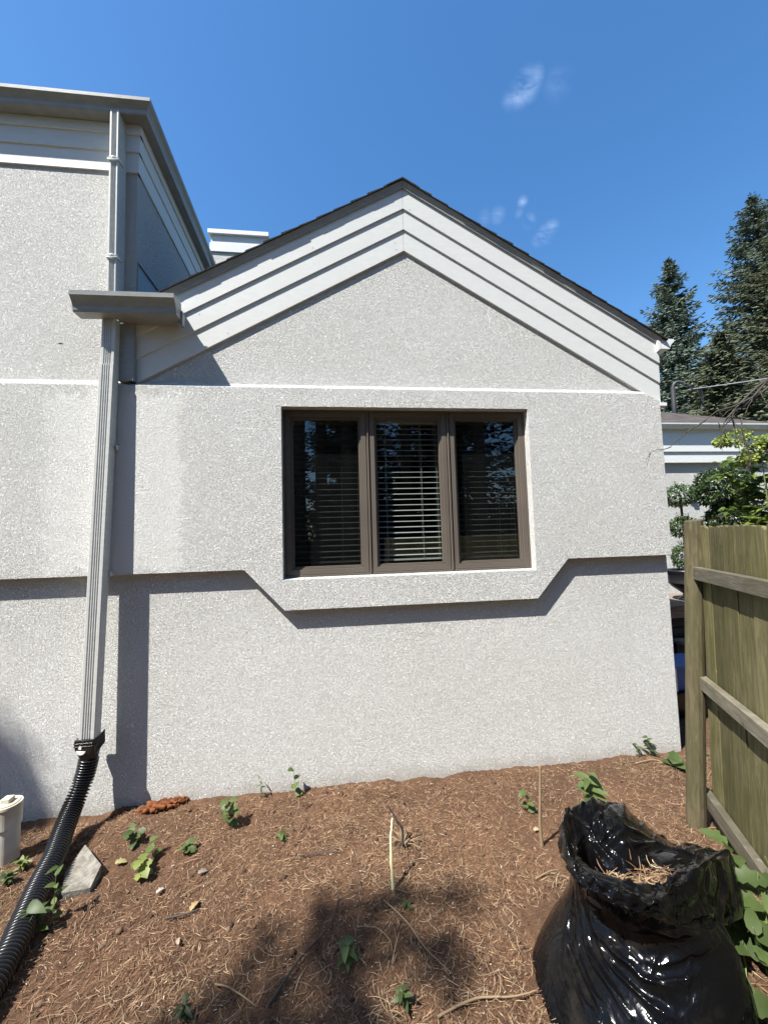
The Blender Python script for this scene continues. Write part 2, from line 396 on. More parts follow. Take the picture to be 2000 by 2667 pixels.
# step flashing on the side wall above the left roof slope
a = P(355, 703, 2.90); 
MB().box((XC-.03, 2.885, 1.6), (XC+.006, 3.6, 2.035)).box((XC-.03, 2.885, 2.032), (XC+.016, 3.6, 2.046)).build('wall_flashing', TRIM, house)

# short gutter box at the foot of the left roof slope
LG = [(-1.672, 2.745, 1.528), (-1.036, 2.745, 1.534)]
lgut = gutter_run('short_gutter', LG, TRIM, [(0,-1), (0,-1)], h=1.24, w=1.0)
lgut['wl'] = (0, 0, 0)
mb = MB(); mb.box((-1.044, 2.62, 1.70), (-1.038, 2.628, 1.66)); 
MB().box((-1.052, 2.735, 1.505), (-1.024, 2.775, 1.60)).build('end_bracket', TRIM, house)
# corner board at the left end of the rake boards and the block under the gutter
MB().box((-1.462, 2.79, 1.127), (-1.362, 2.85, 1.60)).build('corner_board', TRIM, house, bevel=.002)
MB().box((-1.435, 2.748, 1.535), (-1.06, 2.812, 1.66)).build('gutter_backing', TRIM, house, bevel=.002)
MB().box((-1.395, 2.801, 1.118), (-1.362, 2.85, 1.1262)).build('corner_shadow_strip', BLACKPL, house)  # black strip standing in for the shadow gap below the corner board

# downspouts: ribbed boxes
def ribbed(name, base, w, dpt, z0, z1, lean=0, ribs=4, mat=DSP, parent=house, out=0):
    """front face with ribs; base=(x left, y front) at z1; lean = x shift towards z0"""
    prof = [(0, dpt), (0, .004), (.004, 0)]
    rw = w*.58/ribs; x = w*.21
    for i in range(ribs):
        prof += [(x, 0), (x+rw*.22, .0042), (x+rw*.78-.0003, .0042), (x+rw, 0)]
        x += rw
    # ribs alternate: grooves pressed in
    prof += [(w-.004, 0), (w, .004), (w, dpt)]
    r = []
    for z in (z0, z1):
        k = lean*(z1-z)/(z1-z0)
        ko = out*(z1-z)/(z1-z0); r.append([(base[0]+a+k, base[1]+b-ko, z) for a, b in prof])
    mb = MB(); mb.loft(r, cap=True); return mb.build(name, mat, parent)
ribbed('upper_downspout', (-1.525, 2.757), .060, .104, 1.62, 3.075)
def strap(z, par):
    mb = MB()
    for dz in (.006, -.006):
        mb.tube([(-1.53, 2.815, z), (-1.531, 2.752, z+dz*.6), (-1.497, 2.748, z+dz*2.2), (-1.46, 2.751, z+dz*.7), (-1.458, 2.815, z)], .0045, 6)
    mb.tube([(-1.503, 2.7465, z+.008), (-1.494, 2.7455, z), (-1.503, 2.7465, z-.008)], .003, 5)
    return mb.build('strap', WHITE, par, smooth=True)
strap(2.70, house); strap(1.985, house)
ribbed('lower_downspout', (-1.537, 2.733), .087, .060, 1.205, 1.53, lean=-.006)
ribbed('lower_downspout', (-1.546, 2.728), .092, .066, -1.215, 1.215, lean=-.059, out=.030)
MB().box((-1.4665, 2.745, .66), (-1.4635, 2.785, .74)).build('pipe_clip', DSP, house, bevel=.004)
for zz, xx in ((.66, -1.449), (-.18, -1.4725)):
    b = MB(); b.box((xx-.004, 2.765, zz-.018), (xx+.001, 2.80, zz+.018)); b.build('pipe_bracket', DSP, house, bevel=.003)
# right eave gutter, runs back along the side, seen from its end
rg = gutter_run('side_gutter', [(2.650, 2.800, 1.478), (2.650, 9.3, 1.478)], WHITE, [(1,0), (1,0)], h=.86, w=.98, capends=(True, True))
MB().prism([(2.6185,1.456),(2.649,1.478),(2.649,1.563),(2.6185,1.545)], xz, a0=2.797, a1=2.812).build('gutter_end_plate', WHITE, house, bevel=.001)
MB().box((2.60, 2.856, 1.05), (2.638, 9.0, 1.44)).build('side_fascia', WHITE, house, bevel=.003)
MB().box((2.604, 2.801, 1.000), (2.668, 9.0, 1.030)).build('side_ledge', WHITE, house, bevel=.004)
# chimney on the far side of the roof
ch = MB().box((-1.84, 6.05, 2.6), (-1.0, 6.75, 4.52)).build('chimney', STUCCO, roof)
MB().box((-1.868, 6.03, 4.52), (-.985, 6.78, 4.66)).build('chimney_band', SIDING, roof, bevel=.003)
MB().box((-1.85, 6.04, 4.655), (-.995, 6.76, 4.80)).build('chimney_band', SIDING, roof, bevel=.003)
MB().box((-1.888, 6.0, 4.795), (-.972, 6.8, 4.862)).build('chimney_cap', WHITE, roof, bevel=.003)
# small marks: nail holes on the boards and a scuff on the tall wall
for (px, py, y) in ((1032, 650, 2.8335), (1067, 546, 2.8135), (520, 818, 2.8235), (506, 872, 2.8335), (815, 645, 2.8135), (1420, 940, 2.8335), (305, 934, 2.7895), (1029, 633, 2.8335), (594, 867, 2.8335)):
    p = P(px, py, y-.0008); r = .0028
    MB().add([(p.x+r*math.cos(k*math.pi/4), y-.0008, p.z+r*math.sin(k*math.pi/4)) for k in range(8)], [tuple(range(8))]).build('nail_hole', BLACKPL, house, recalc=False)
p = P(158, 895, YT-.001)
MB().add([(p.x-.02, YT-.0012, p.z), (p.x, YT-.0012, p.z+.006), (p.x+.022, YT-.0012, p.z+.001), (p.x+.004, YT-.0012, p.z-.002)], [(0,1,2,3)]).build('wall_scuff', BLACKPL, house)

# ---- triple window
win = empty('window', (.548, 2.87, .35)); win.parent = house; win.matrix_parent_inverse = Matrix.Translation(-house.location)
win.location = (.548, 2.87, .35)
FX0, FX1, FZ0, FZ1 = -.376, 1.472, -.257, .962
mbf = MB()
for x in (FX0, FX1-.012): mbf.box((x, 2.868, FZ0), (x+.012, 2.93, FZ1))
mbf.box((FX0+.012, 2.868, FZ0), (FX1-.012, 2.93, FZ0+.012)); mbf.box((FX0+.012, 2.868, FZ1-.012), (FX1-.012, 2.93, FZ1))
UW = (FX1-FX0)/3
for k in (1, 2):
    xm = FX0+UW*k
    mbf.box((xm-.012, 2.874, FZ0+.012), (xm+.012, 2.93, FZ1-.012)); mbf.box((xm-.005, 2.862, FZ0+.012), (xm+.005, 2.875, FZ1-.012))
mbf.build('frame', BRONZE, win, bevel=.0015)
for k in range(3):
    x0 = FX0+UW*k+(.014 if k == 0 else .0135); x1 = FX0+UW*(k+1)-(.014 if k == 2 else .0135); z0 = FZ0+.014; z1 = FZ1-.014
    mb = MB()
    def ringbox(i0, i1, y0, y1):
        a = (x0+i0, z0+i0, x1-i0, z1-i0); b = (x0+i1, z0+i1, x1-i1, z1-i1)
        A = [(a[0],a[1]),(a[2],a[1]),(a[2],a[3]),(a[0],a[3])]; B = [(b[0],b[1]),(b[2],b[1]),(b[2],b[3]),(b[0],b[3])]
        for i in range(4):
            j = (i+1) % 4
            q = [A[i], A[j], B[j], B[i]]
            mb.add([(p[0], y0, p[1]) for p in q]+[(p[0], y1, p[1]) for p in q], [(0,1,2,3),(7,6,5,4),(0,4,5,1),(1,5,6,2),(2,6,7,3),(3,7,4,0)])
    ringbox(0, .036, 2.870, 2.925); ringbox(.0365, .047, 2.881, 2.924); ringbox(.0475, .055, 2.889, 2.923)
    mb.build('sash', BRONZE, win, bevel=.0015)
    i = .054
    MB().add([(x0+i, 2.900, z0+i), (x1-i, 2.900, z0+i), (x1-i, 2.900, z1-i), (x0+i, 2.900, z1-i)], [(0,1,2,3)]).build('glass_pane', GLASS, win, recalc=False)
    if k != 1:
        MB().add([(x0+i, 2.915, z0+i), (x1-i, 2.915, z0+i), (x1-i, 2.915, z1-i), (x0+i, 2.915, z1-i)], [(0,1,2,3)]).build('insect_screen', SCREEN, win, recalc=False)
    # venetian blind: slats, head rail, bottom rail, ladder cords
    mb = MB(); bx0, bx1 = x0+.045, x1-.045
    zt = z1-.03; zb = z0+.085
    mb.box((bx0, 2.95, zt-.03), (bx1, 3.0, zt)); mb.box((bx0, 2.955, zb-.012), (bx1, 3.003, zb))
    z = zb+.032; s = 0
    while z < zt-.04:
        t = .0045+.0008*math.sin(s*1.7+k); n = 4
        pr = [(2.955+.05*q/n, z+t*(q/n-.5)*2+.0025*math.sin(math.pi*q/n)) for q in range(n+1)]
        sag = random.uniform(-.001, .001)
        ring0 = [(bx0, y, zz) for y, zz in pr]+[(bx0, y, zz-.0022) for y, zz in reversed(pr)]
        ring1 = [(bx1, y, zz+sag) for y, zz in pr]+[(bx1, y, zz-.0022+sag) for y, zz in reversed(pr)]
        mb.loft([ring0, ring1]); z += .0425; s += 1
    for fx_ in (.17, .72, .965):
        xx = bx0+(bx1-bx0)*fx_
        for yy in (2.952, 3.008): mb.box((xx-.0009, yy-.0009, zb), (xx+.0009, yy+.0009, zt))
    mb.build('blind', BLIND, win)
# dark room behind
mb = MB()
for a, b in (((-1.3, 2.935, -1.2), (-.36, 3.0, 1.6)),): pass
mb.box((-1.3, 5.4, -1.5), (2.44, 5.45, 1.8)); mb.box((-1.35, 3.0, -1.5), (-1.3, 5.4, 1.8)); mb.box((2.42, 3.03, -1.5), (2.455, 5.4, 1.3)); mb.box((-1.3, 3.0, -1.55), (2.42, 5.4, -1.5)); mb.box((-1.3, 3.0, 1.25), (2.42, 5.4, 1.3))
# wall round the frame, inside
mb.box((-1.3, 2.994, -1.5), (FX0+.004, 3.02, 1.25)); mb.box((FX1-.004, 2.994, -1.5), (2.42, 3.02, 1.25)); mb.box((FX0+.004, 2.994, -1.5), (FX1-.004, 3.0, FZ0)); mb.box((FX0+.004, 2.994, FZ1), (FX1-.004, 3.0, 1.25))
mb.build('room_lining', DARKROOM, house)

# ------------------------------------------------------------------ corrugated drain pipe
dp = empty('drain_pipe', (-1.5, 2.55, GZ), 'black corrugated drain pipe running from the downspout foot across the soil', 'drain pipe')
def spl(pts, n):
    pts = [Vector(p) for p in pts]; out = []
    for i in range(len(pts)-1):
        p0, p1, p2, p3 = pts[max(i-1, 0)], pts[i], pts[i+1], pts[min(i+2, len(pts)-1)]
        for k in range(n):
            t = k/n; out.append(.5*((2*p1)+(p2-p0)*t+(2*p0-5*p1+4*p2-p3)*t*t+(3*p1-p0-3*p2+p3)*t**3))
    out.append(pts[-1]); return out
path = spl([(-1.552, 2.728, -1.31), (-1.562, 2.72, -1.38), (-1.575, 2.695, -1.46), (-1.580, 2.62, -1.545), (-1.55, 2.50, -1.592), (-1.50, 2.36, -1.615), (-1.455, 2.19, -1.628), (-1.39, 2.0, -1.632), (-1.335, 1.83, -1.634), (-1.31, 1.6, -1.638), (-1.45, 1.2, -1.64)], 50)
def resample(path, step):
    out = [path[0]]; acc = 0
    for a, b in zip(path[:-1], path[1:]):
        L = (b-a).length; t = step-acc
        while t <= L: out.append(a+(b-a)*(t/L)); t += step
        acc = L-(t-step)
    return out
pitch = .0165; sub = 8
rp = resample(path, pitch/sub)
rad = [.0485+.0065*max(-1, min(1, 1.6*math.sin(2*math.pi*i/sub))) for i in range(len(rp))]
MB().tube(rp, rad, 28).build('corrugated_pipe', BLACKPL, dp, smooth=True)
mb = MB()
def rect(z, x0, x1, y0, y1, c=.006): return [(x0+c,y0,z),(x1-c,y0,z),(x1,y0+c,z),(x1,y1-c,z),(x1-c,y1,z),(x0+c,y1,z),(x0,y1-c,z),(x0,y0+c,z)]
mb.loft([rect(-1.180, -1.612, -1.498, 2.676, 2.782), rect(-1.205, -1.612, -1.498, 2.676, 2.782), rect(-1.235, -1.609, -1.500, 2.677, 2.785), rect(-1.27, -1.604, -1.503, 2.68, 2.780, .02), rect(-1.315, -1.596, -1.508, 2.684, 2.772, .03)])
for zz in (-1.196, -1.214): mb.loft([rect(zz, -1.6145, -1.4955, 2.6735, 2.784), rect(zz-.005, -1.6145, -1.4955, 2.6735, 2.784)])
mb.add([(-1.502, 2.70, -1.21), (-1.494, 2.79, -1.165), (-1.494, 2.795, -1.25), (-1.500, 2.72, -1.275), (-1.506, 2.70, -1.21), (-1.498, 2.79, -1.165), (-1.498, 2.795, -1.25), (-1.504, 2.72, -1.275)], [(0,1,2,3),(7,6,5,4),(0,4,5,1),(1,5,6,2),(2,6,7,3),(3,7,4,0)])
mb.build('adapter', BLACKPL, dp, bevel=.002)
def disk(c, r, a0, a1, n=16): return [(c[0]+r*math.cos(R(a0+(a1-a0)*k/n)), c[1]+r*math.sin(R(a0+(a1-a0)*k/n))) for k in range(n+1)]
mb = MB(); pl = disk((-1.566, -1.236), .026, 180, 345)
mb.prism([(x, z) for x, z in pl], xz, a0=2.669, a1=2.672)
mb.prism([(-1.579, -1.228), (-1.564, -1.230), (-1.563, -1.216), (-1.570, -1.205), (-1.580, -1.219)], xz, a0=2.669, a1=2.672)
mb.build('sticker', Mat('white_label', (.8,.8,.76), .4).m, dp)

dp.location += Vector((-.010, .008, 0))
# ------------------------------------------------------------------ ground
def vnoise(x, y, seed=0):
    xi = np.floor(x).astype(np.int64); yi = np.floor(y).astype(np.int64); xf = x-xi; yf = y-yi
    def h(a, b):
        n = (a*374761393+b*668265263+seed*144269) & 0x7fffffff; n = ((n ^ (n >> 13))*1274126177) & 0x7fffffff
        return ((n ^ (n >> 16)) & 0xffff)/65535.
    u = xf*xf*(3-2*xf); v = yf*yf*(3-2*yf)
    return (h(xi, yi)*(1-u)+h(xi+1, yi)*u)*(1-v)+(h(xi, yi+1)*(1-u)+h(xi+1, yi+1)*u)*v
def fbm(x, y, sc, oc=5, seed=0, g=.55):
    t = 0; a = 1; s = 0
    for o in range(oc): t = t+a*(vnoise(x*sc, y*sc, seed+o)-.5); s += a; a *= g; sc *= 2.03
    return t/s
def gh(x, y):
    x = np.asarray(x, float); y = np.asarray(y, float)
    z = GZ+fbm(x, y, 1.1, 3, 5)*.07+fbm(x, y, 7, 5, 11)*.040
    z = z+.012*np.exp(-((x+1.18)/.25)**2-((y-2.72)/.12)**2)          # little heap by the wall
    z = z-.045*np.exp(-((x+1.75)/.45)**2-((y-2.80)/.07)**2)          # gully at the foot of the wall, left
    z = z+.02*np.exp(-((x-.1)/.25)**2-((y-2.70)/.08)**2)
    return z
xs = np.concatenate([np.linspace(-4.5, -2.3, 60), np.linspace(-2.28, 3.3, 430), np.linspace(3.35, 6.5, 60)])
ys = np.concatenate([np.linspace(-2.5, .85, 50), np.linspace(.86, 3.0, 200), np.linspace(3.05, 7.5, 60)])
XX, YY = np.meshgrid(xs, ys); ZZ = gh(XX, YY)
ZZ = ZZ+fbm(XX, YY, 32, 3, 31)*.016+np.maximum(0, fbm(XX, YY, 55, 2, 47)-.12)*.03
edge = np.minimum(np.minimum(XX+4.5, 6.5-XX), np.minimum(YY+2.5, 7.5-YY)); ZZ = np.where(edge < .25, ZZ-(.25-edge)*.6, ZZ)
vs = np.stack([XX, YY, ZZ], -1).reshape(-1, 3); nx, ny = len(xs), len(ys)
ii = (np.arange(ny-1)[:, None]*nx+np.arange(nx-1)[None]).ravel(); fs = np.stack([ii, ii+1, ii+1+nx, ii+nx], 1)
def dirt_mat():
    M = Mat('pine_litter_soil', (.16,.09,.05), .95, .15)
    a = M.maprange(M.noise(2.2, 6, .65), .35, .65); b = M.maprange(M.noise(26, 6, .7), .3, .7); c = M.maprange(M.noise(140, 3, .7), .35, .7)
    k = M.mix(a, (.076,.041,.024), (.150,.080,.045)); k = M.mix(M.math('MULTIPLY', b, .6), k, (.030,.019,.013)); k = M.mix(M.math('MULTIPLY', c, .45), k, (.24,.145,.09))
    M.col(k); h = M.math('ADD', M.noise(55, 6, .7), M.math('MULTIPLY', M.noise(210, 3, .6, 1.0), .5)); M.bump(h, .012, 1); return M.m
DIRT = dirt_mat()
g = fastmesh('soil_ground', vs, fs, DIRT, smooth=True); tag(g, kind='structure')
def lawn_mat():
    M = Mat('far_lawn', (.05,.07,.025), .95, .1); M.col(M.mix(M.maprange(M.noise(.6, 6), .35, .65), (.04,.055,.02), (.11,.10,.055))); M.bump(M.noise(30, 4), .05, 1); return M.m
o = MB().add([(-400,-400,GZ-.13),(400,-400,GZ-.13),(400,400,GZ-.13),(-400,400,GZ-.13)], [(0,1,2,3)]).build('ground', lawn_mat()); tag(o, kind='structure')

# litter: needles, straw, chips, one object of each uncountable stuff
def strips(n, xr, yr, lr, wr, curl, cols, segs=3, lift=.004, dens=None, up=.25, seed=1, zfun=gh):
    r = np.random.default_rng(seed)
    x = r.uniform(*xr, n); y = r.uniform(*yr, n)
    if dens is not None:
        k = r.random(n) < dens(x, y); x = x[k]; y = y[k]; n = len(x)
    L = r.uniform(*lr, n)*r.uniform(.6, 1, n); w = r.uniform(*wr, n); a = r.uniform(0, 2*np.pi, n); c = r.normal(0, curl, n); pz = r.normal(0, up, n)*.5
    z = zfun(x, y)+fbm(x, y, 32, 3, 31)*.016*(zfun is gh)+lift*r.uniform(.3, 2.2, n)
    pts = []; cx, cy, cz = x.copy(), y.copy(), z.copy(); ang = a.copy()
    V = np.zeros((n, (segs+1)*2, 3)); st = L/segs
    for s in range(segs+1):
        ww = w*(1 if 0 < s < segs else .45)/2
        tilt = r.uniform(-.6, .6, n)
        V[:, 2*s, 0] = cx-np.sin(ang)*ww; V[:, 2*s, 1] = cy+np.cos(ang)*ww; V[:, 2*s, 2] = cz+tilt*ww
        V[:, 2*s+1, 0] = cx+np.sin(ang)*ww; V[:, 2*s+1, 1] = cy-np.cos(ang)*ww; V[:, 2*s+1, 2] = cz-tilt*ww
        cx = cx+np.cos(ang)*st; cy = cy+np.sin(ang)*st; cz = cz+pz*st; ang = ang+c/segs
        if zfun is gh:
            gz = gh(cx, cy)+fbm(cx, cy, 32, 3, 31)*.016
            cz = np.maximum(cz, gz+.0015)
    m = (segs+1)*2; base = (np.arange(n)*m)[:, None, None]
    q = np.array([[2*s, 2*s+1, 2*s+3, 2*s+2] for s in range(segs)])[None]
    F_ = (base+q).reshape(-1, 4)
    ci = r.integers(0, len(cols), n); cc = np.array(cols)[ci]*r.uniform(.65, 1.25, (n, 1)); C = np.repeat(cc, m, 0)
    return V.reshape(-1, 3), F_, C
TM = Mat('dry_litter', (.3,.2,.1), .8, .2); TM.col(TM.tint()); TINT = TM.m
keep = lambda x, y: ((y < 2.80) & ~((x > .75) & (x < 1.5) & (y > 1.15) & (y < 1.8)))
redb = [(.14,.073,.040), (.20,.108,.06), (.08,.044,.027), (.26,.165,.095), (.36,.25,.155)]
tan = [(.30,.215,.13), (.38,.30,.19), (.24,.16,.095), (.19,.12,.07)]
r3 = np.random.default_rng(12)
V, Fq, C = strips(105000, (-2.4, 3.1), (.9, 2.85), (.015, .065), (.0010, .0021), .55, redb, dens=lambda x, y: keep(x, y) & (r3.random(len(x)) < np.clip(.62+fbm(x, y, 2.6, 4, 91)*2.2, .12, 1)), seed=3)
o = fastmesh('pine_needle_litter', V, Fq, TINT, cols=C); tag(o, 'fallen red brown pine needles covering the soil', 'pine needles', kind='stuff')
clump = lambda x, y: keep(x, y) & (fbm(x, y, 3.2, 3, 77)+.12*(y < 1.75)*1.0+.16*np.exp(-((x-1.75)/.35)**2-((y-1.95)/.2)**2) > .02)
V, Fq, C = strips(5500, (-2.4, 3.0), (.9, 2.84), (.04, .13), (.0011, .0022), 1.1, tan, segs=5, lift=.007, dens=clump, up=.35, seed=4)
o = fastmesh('straw_litter', V, Fq, TINT, cols=C); tag(o, 'dry tan straw and grass roots scattered on the soil', 'straw', kind='stuff')
pale = [(.50,.43,.32), (.42,.31,.19), (.33,.22,.13), (.56,.52,.42)]
V, Fq, C = strips(3600, (-2.4, 3.0), (.95, 2.84), (.004, .014), (.002, .006), .6, pale, segs=1, lift=.008, dens=lambda x, y: keep(x, y), up=.5, seed=5)
o = fastmesh('wood_chips', V, Fq, TINT, cols=C); tag(o, 'pale wood chips and leaf flakes strewn over the soil', 'wood chips', kind='stuff')

green = [(.10,.13,.045), (.15,.17,.07), (.20,.19,.09), (.07,.09,.035)]
gc = lambda x, y: (keep(x, y) & (((x-2.15)/.65)**2+((y-2.76)/.10)**2 < 1)) | (((x+1.75)/.32)**2+((y-2.25)/.20)**2 < 1) | (((x-1.75)/.3)**2+((y-1.15)/.3)**2 < 1)
V, Fq, C = strips(9000, (-2.2, 3.0), (.9, 2.84), (.02, .05), (.002, .004), .5, green, segs=2, lift=.006, dens=lambda x, y: gc(x, y) & (fbm(x, y, 9, 3, 55) > -.02), up=.9, seed=9)
o = fastmesh('ground_cover', V, Fq, TINT, cols=C); tag(o, 'short moss and grass tufts on the soil by the walls and fence', 'grass', kind='stuff')
# loose crumbs of soil
cv = []; cf = []; cc_ = []; r4 = np.random.default_rng(17)
ico = bmesh.new(); bmesh.ops.create_icosphere(ico, subdivisions=1, radius=1); iv = np.array([v.co[:] for v in ico.verts]); ifc = np.array([[v.index for v in f.verts] for f in ico.faces]); ico.free()
for k in range(1500):
    x = r4.uniform(-2.4, 3.0); y = r4.uniform(1.0, 2.84)
    if not keep(np.array(x), np.array(y)): continue
    s_ = r4.uniform(.003, .011)*(1 if r4.random() < .9 else 1.8); q = iv*(1+r4.uniform(-.3, .3, (len(iv), 1)))*s_*np.array([1, r4.uniform(.6, 1), r4.uniform(.5, .8)])
    cv.append(q+np.array([x, y, float(gh(x, y))+s_*.3])); cf.append(ifc+len(iv)*len(cf)); cc_.append(np.tile(np.array([[.085,.052,.034]])*r4.uniform(.5, 1.7), (len(iv), 1)))
o = fastmesh('soil_crumbs', np.concatenate(cv), np.concatenate(cf), TINT, cols=np.concatenate(cc_)); tag(o, 'small crumbs and clods of soil strewn over the ground', 'soil clods', kind='stuff')
# ------------------------------------------------------------------ leaves and plants
def leaf_mat(name, c, c2, rough=.5, trans=.35):
    M = Mat(name, c, rough, .4); k = M.maprange(M.noise(7, 4), .3, .7); cc = M.mix(k, c, c2)
    a = M.tint(); cc = M.mix(1.0, cc, a, 'MULTIPLY'); M.col(cc)
    tr = M.n.new('ShaderNodeBsdfTranslucent'); ms = M.n.new('ShaderNodeMixShader'); ms.inputs[0].default_value = trans
    M.l.new(cc, tr.inputs[0]); M.l.new(M.b.outputs[0], ms.inputs[1]); M.l.new(tr.outputs[0], ms.inputs[2]); M.l.new(ms.outputs[0], M.n['Material Output'].inputs[0]); return M.m
WEEDG = leaf_mat('weed_leaf', (.065,.105,.028), (.115,.155,.050))
YELG = leaf_mat('yellow_green_leaf', (.22,.27,.06), (.30,.34,.10))
DKLEAF = leaf_mat('dark_glossy_leaf', (.035,.06,.022), (.065,.10,.04), .3, .15)
LIMEL = leaf_mat('lime_leaf', (.11,.17,.03), (.19,.25,.055), .45, .35)
SPRUCE = leaf_mat('spruce_needles', (.066,.092,.068), (.098,.128,.098), .7, .1)
SPRUCED = leaf_mat('spruce_needles_dull', (.052,.066,.034), (.086,.098,.054), .7, .1)
STEM = Mat('green_stem', (.18,.22,.08), .6).m
TWIG = Mat('dry_twig', (.22,.155,.09), .8).m
BARK = wood_mat('bark', (.09,.07,.055), (.16,.13,.10), (.1,.1,.08), .2, sc=(6, 6, 1))
DBARK = Mat('dead_branch_bark', (.055,.045,.038), .9).m
class Leaves:
    def __init__(s): s.v = []; s.f = []; s.c = []
    def leaf(s, p, d, nrm, L, w, tint=1., fold=.18, droop=.25, shape=((.0,.0),(.28,.85),(.55,1.),(.8,.62),(1.,.0))):
        p = Vector(p); d = Vector(d).normalized(); nrm = Vector(nrm); nrm = (nrm-d*nrm.dot(d)).normalized(); sd = d.cross(nrm)
        n = len(s.v)
        for t, k in shape:
            c = p+d*(L*t)-Vector((0, 0, 1))*(droop*L*t*t)
            off = sd*(w*.5*k); up = nrm*(fold*w*.5*k)
            s.v += [c+off+up, c, c-off+up]
        for i in range(len(shape)-1):
            a = n+3*i; s.f += [(a, a+3, a+4, a+1), (a+1, a+4, a+5, a+2)]
        tc_ = (tint if hasattr(tint, '__len__') else (tint,)*3)
        s.c += [tc_]*(3*len(shape))
    def build(s, name, mat, parent=None, smooth=True):
        return fastmesh(name, [tuple(v) for v in s.v], s.f, mat, parent, smooth, cols=np.array(s.c))
HEART = ((.0,.35),(.12,.9),(.35,1.),(.7,.62),(1.,.0))
LOBED = ((.0,.2),(.15,.75),(.3,.55),(.45,1.),(.6,.6),(.75,.75),(.88,.35),(1.,.0))
def rdir(el0=-.2, el1=.6):
    a = random.uniform(0, 2*math.pi); e = random.uniform(el0, el1); return Vector((math.cos(a)*math.cos(e), math.sin(a)*math.cos(e), math.sin(e)))
def gp_(px, py):
    """ground point seen at a pixel of the photo"""
    q = G(px, py); return Vector((q.x, q.y, float(gh(q.x, q.y))))
def weed(px, py, h, nl, L, w, label, lean=(0, 0), mat=None, shape=HEART, stem=.002, top_only=False, tint=1., cat='weed', name='weed', group=None):
    b = gp_(px, py); o = empty(name, b, label, cat, group)
    pts = [b+Vector((lean[0]*t*t*h+.006*math.sin(5*t), lean[1]*t*t*h, h*t)) for t in [k/6 for k in range(7)]]
    MB().tube(pts, [stem*(1.2-.7*k/6) for k in range(7)], 6).build('stem', STEM, o, smooth=True)
    lv = Leaves()
    for i in range(nl):
        t = (.25+.75*i/max(1, nl-1)) if not top_only else random.uniform(.75, 1)
        p = pts[min(6, int(t*6))]; a = i*2.4+random.uniform(-.4, .4)
        d = Vector((math.cos(a), math.sin(a)-.25, random.uniform(.1, .7)))
        lv.leaf(p, d, Vector((random.uniform(-.4, .1), random.uniform(-.8, 0), 1)), L*random.uniform(.65, 1.1), w*random.uniform(.7, 1.1), tint*random.uniform(.8, 1.2), droop=random.uniform(.1, .5), shape=shape)
    if nl > 8: lv.build('leaf_cluster', mat or WEEDG, o)
    else:
        m_ = len(shape)*3; f_ = (len(shape)-1)*2
        for i in range(nl):
            one = Leaves(); one.v = lv.v[i*m_:(i+1)*m_]; one.c = lv.c[i*m_:(i+1)*m_]; one.f = [tuple(q-i*m_ for q in ff) for ff in lv.f[i*f_:(i+1)*f_]]
            one.build('leaf', mat or WEEDG, o)
    return o
weed(768, 2070, .17, 5, .055, .05, 'slim weed with small heart leaves climbing the wall foot left of centre')
weed(598, 2150, .15, 13, .075, .05, 'bushy curled green weed standing on the soil near the wall', mat=WEEDG, shape=LOBED)
weed(620, 2060, .13, 6, .04, .018, 'thin pale seedling against the wall behind the bushy curled weed')
weed(350, 2200, .07, 8, .075, .055, 'low lobed weed on the soil right of the pipe shadow', shape=LOBED, tint=.8)
weed(372, 2275, .075, 8, .085, .062, 'pale yellowish weed nearest the flat stone', mat=YELG, shape=LOBED, tint=.75)
weed(395, 2235, .09, 4, .06, .05, 'two leaved weed rising behind the pale yellowish weed')
weed(488, 2215, .045, 9, .055, .045, 'round rosette weed on bare soil between pipe and bushy weed', shape=LOBED)
weed(732, 2185, .03, 4, .045, .03, 'tiny four leaved sprout on bare soil left of the peeled stick')
weed(905, 2520, .08, 9, .065, .035, 'lone upright broad leaved weed in the middle foreground', mat=WEEDG)
weed(1374, 2115, .13, 5, .065, .045, 'small leafy seedling left of the thin upright stick')
weed(1535, 2115, .24, 16, .11, .05, 'leafy milkweed with long oval leaves behind the black bag', lean=(.05, 0))
weed(1690, 1965, .14, 10, .07, .022, 'narrow leaved weed at the wall near its right corner', tint=.8)
weed(1662, 1968, .09, 7, .04, .018, 'short wispy weed left of the narrow leaved weed', tint=.7)
weed(1760, 1995, .05, 5, .12, .10, 'single broad round leaf lying beside the fence post', tint=.8)
weed(540, 2070, .10, 5, .03, .012, 'spindly seedling on the soil against the wall near the orange foam')
weed(470, 2045, .14, 4, .022, .012, 'thread thin dark seedling in front of the white wall')
weed(680, 2075, .12, 7, .045, .012, 'feathery pale weed between the two wall weeds', tint=.9)
weed(90, 2430, .13, 9, .09, .045, 'large dark leaved weed leaning over the black pipe', lean=(-.1, -.1), tint=.8)
weed(135, 2400, .24, 8, .055, .028, 'tall wiry weed with small paired leaves in front of the pipe', lean=(.12, 0), stem=.0016)
weed(60, 2260, .05, 16, .05, .02, 'patch weed of short yellow green blades between white pipe and black pipe', mat=YELG, tint=.6)
weed(20, 2300, .05, 14, .05, .025, 'clump of green blades at the left edge below the white pipe', tint=.7)
weed(1050, 2640, .06, 9, .05, .02, 'dark low weed at the bottom edge in the middle', tint=.6)
weed(480, 2660, .07, 9, .05, .02, 'dark grassy weed at the bottom edge left of centre', tint=.6)
weed(1060, 2370, .025, 8, .035, .015, 'flat dark green sprout at the foot of the peeled stick', tint=.6)
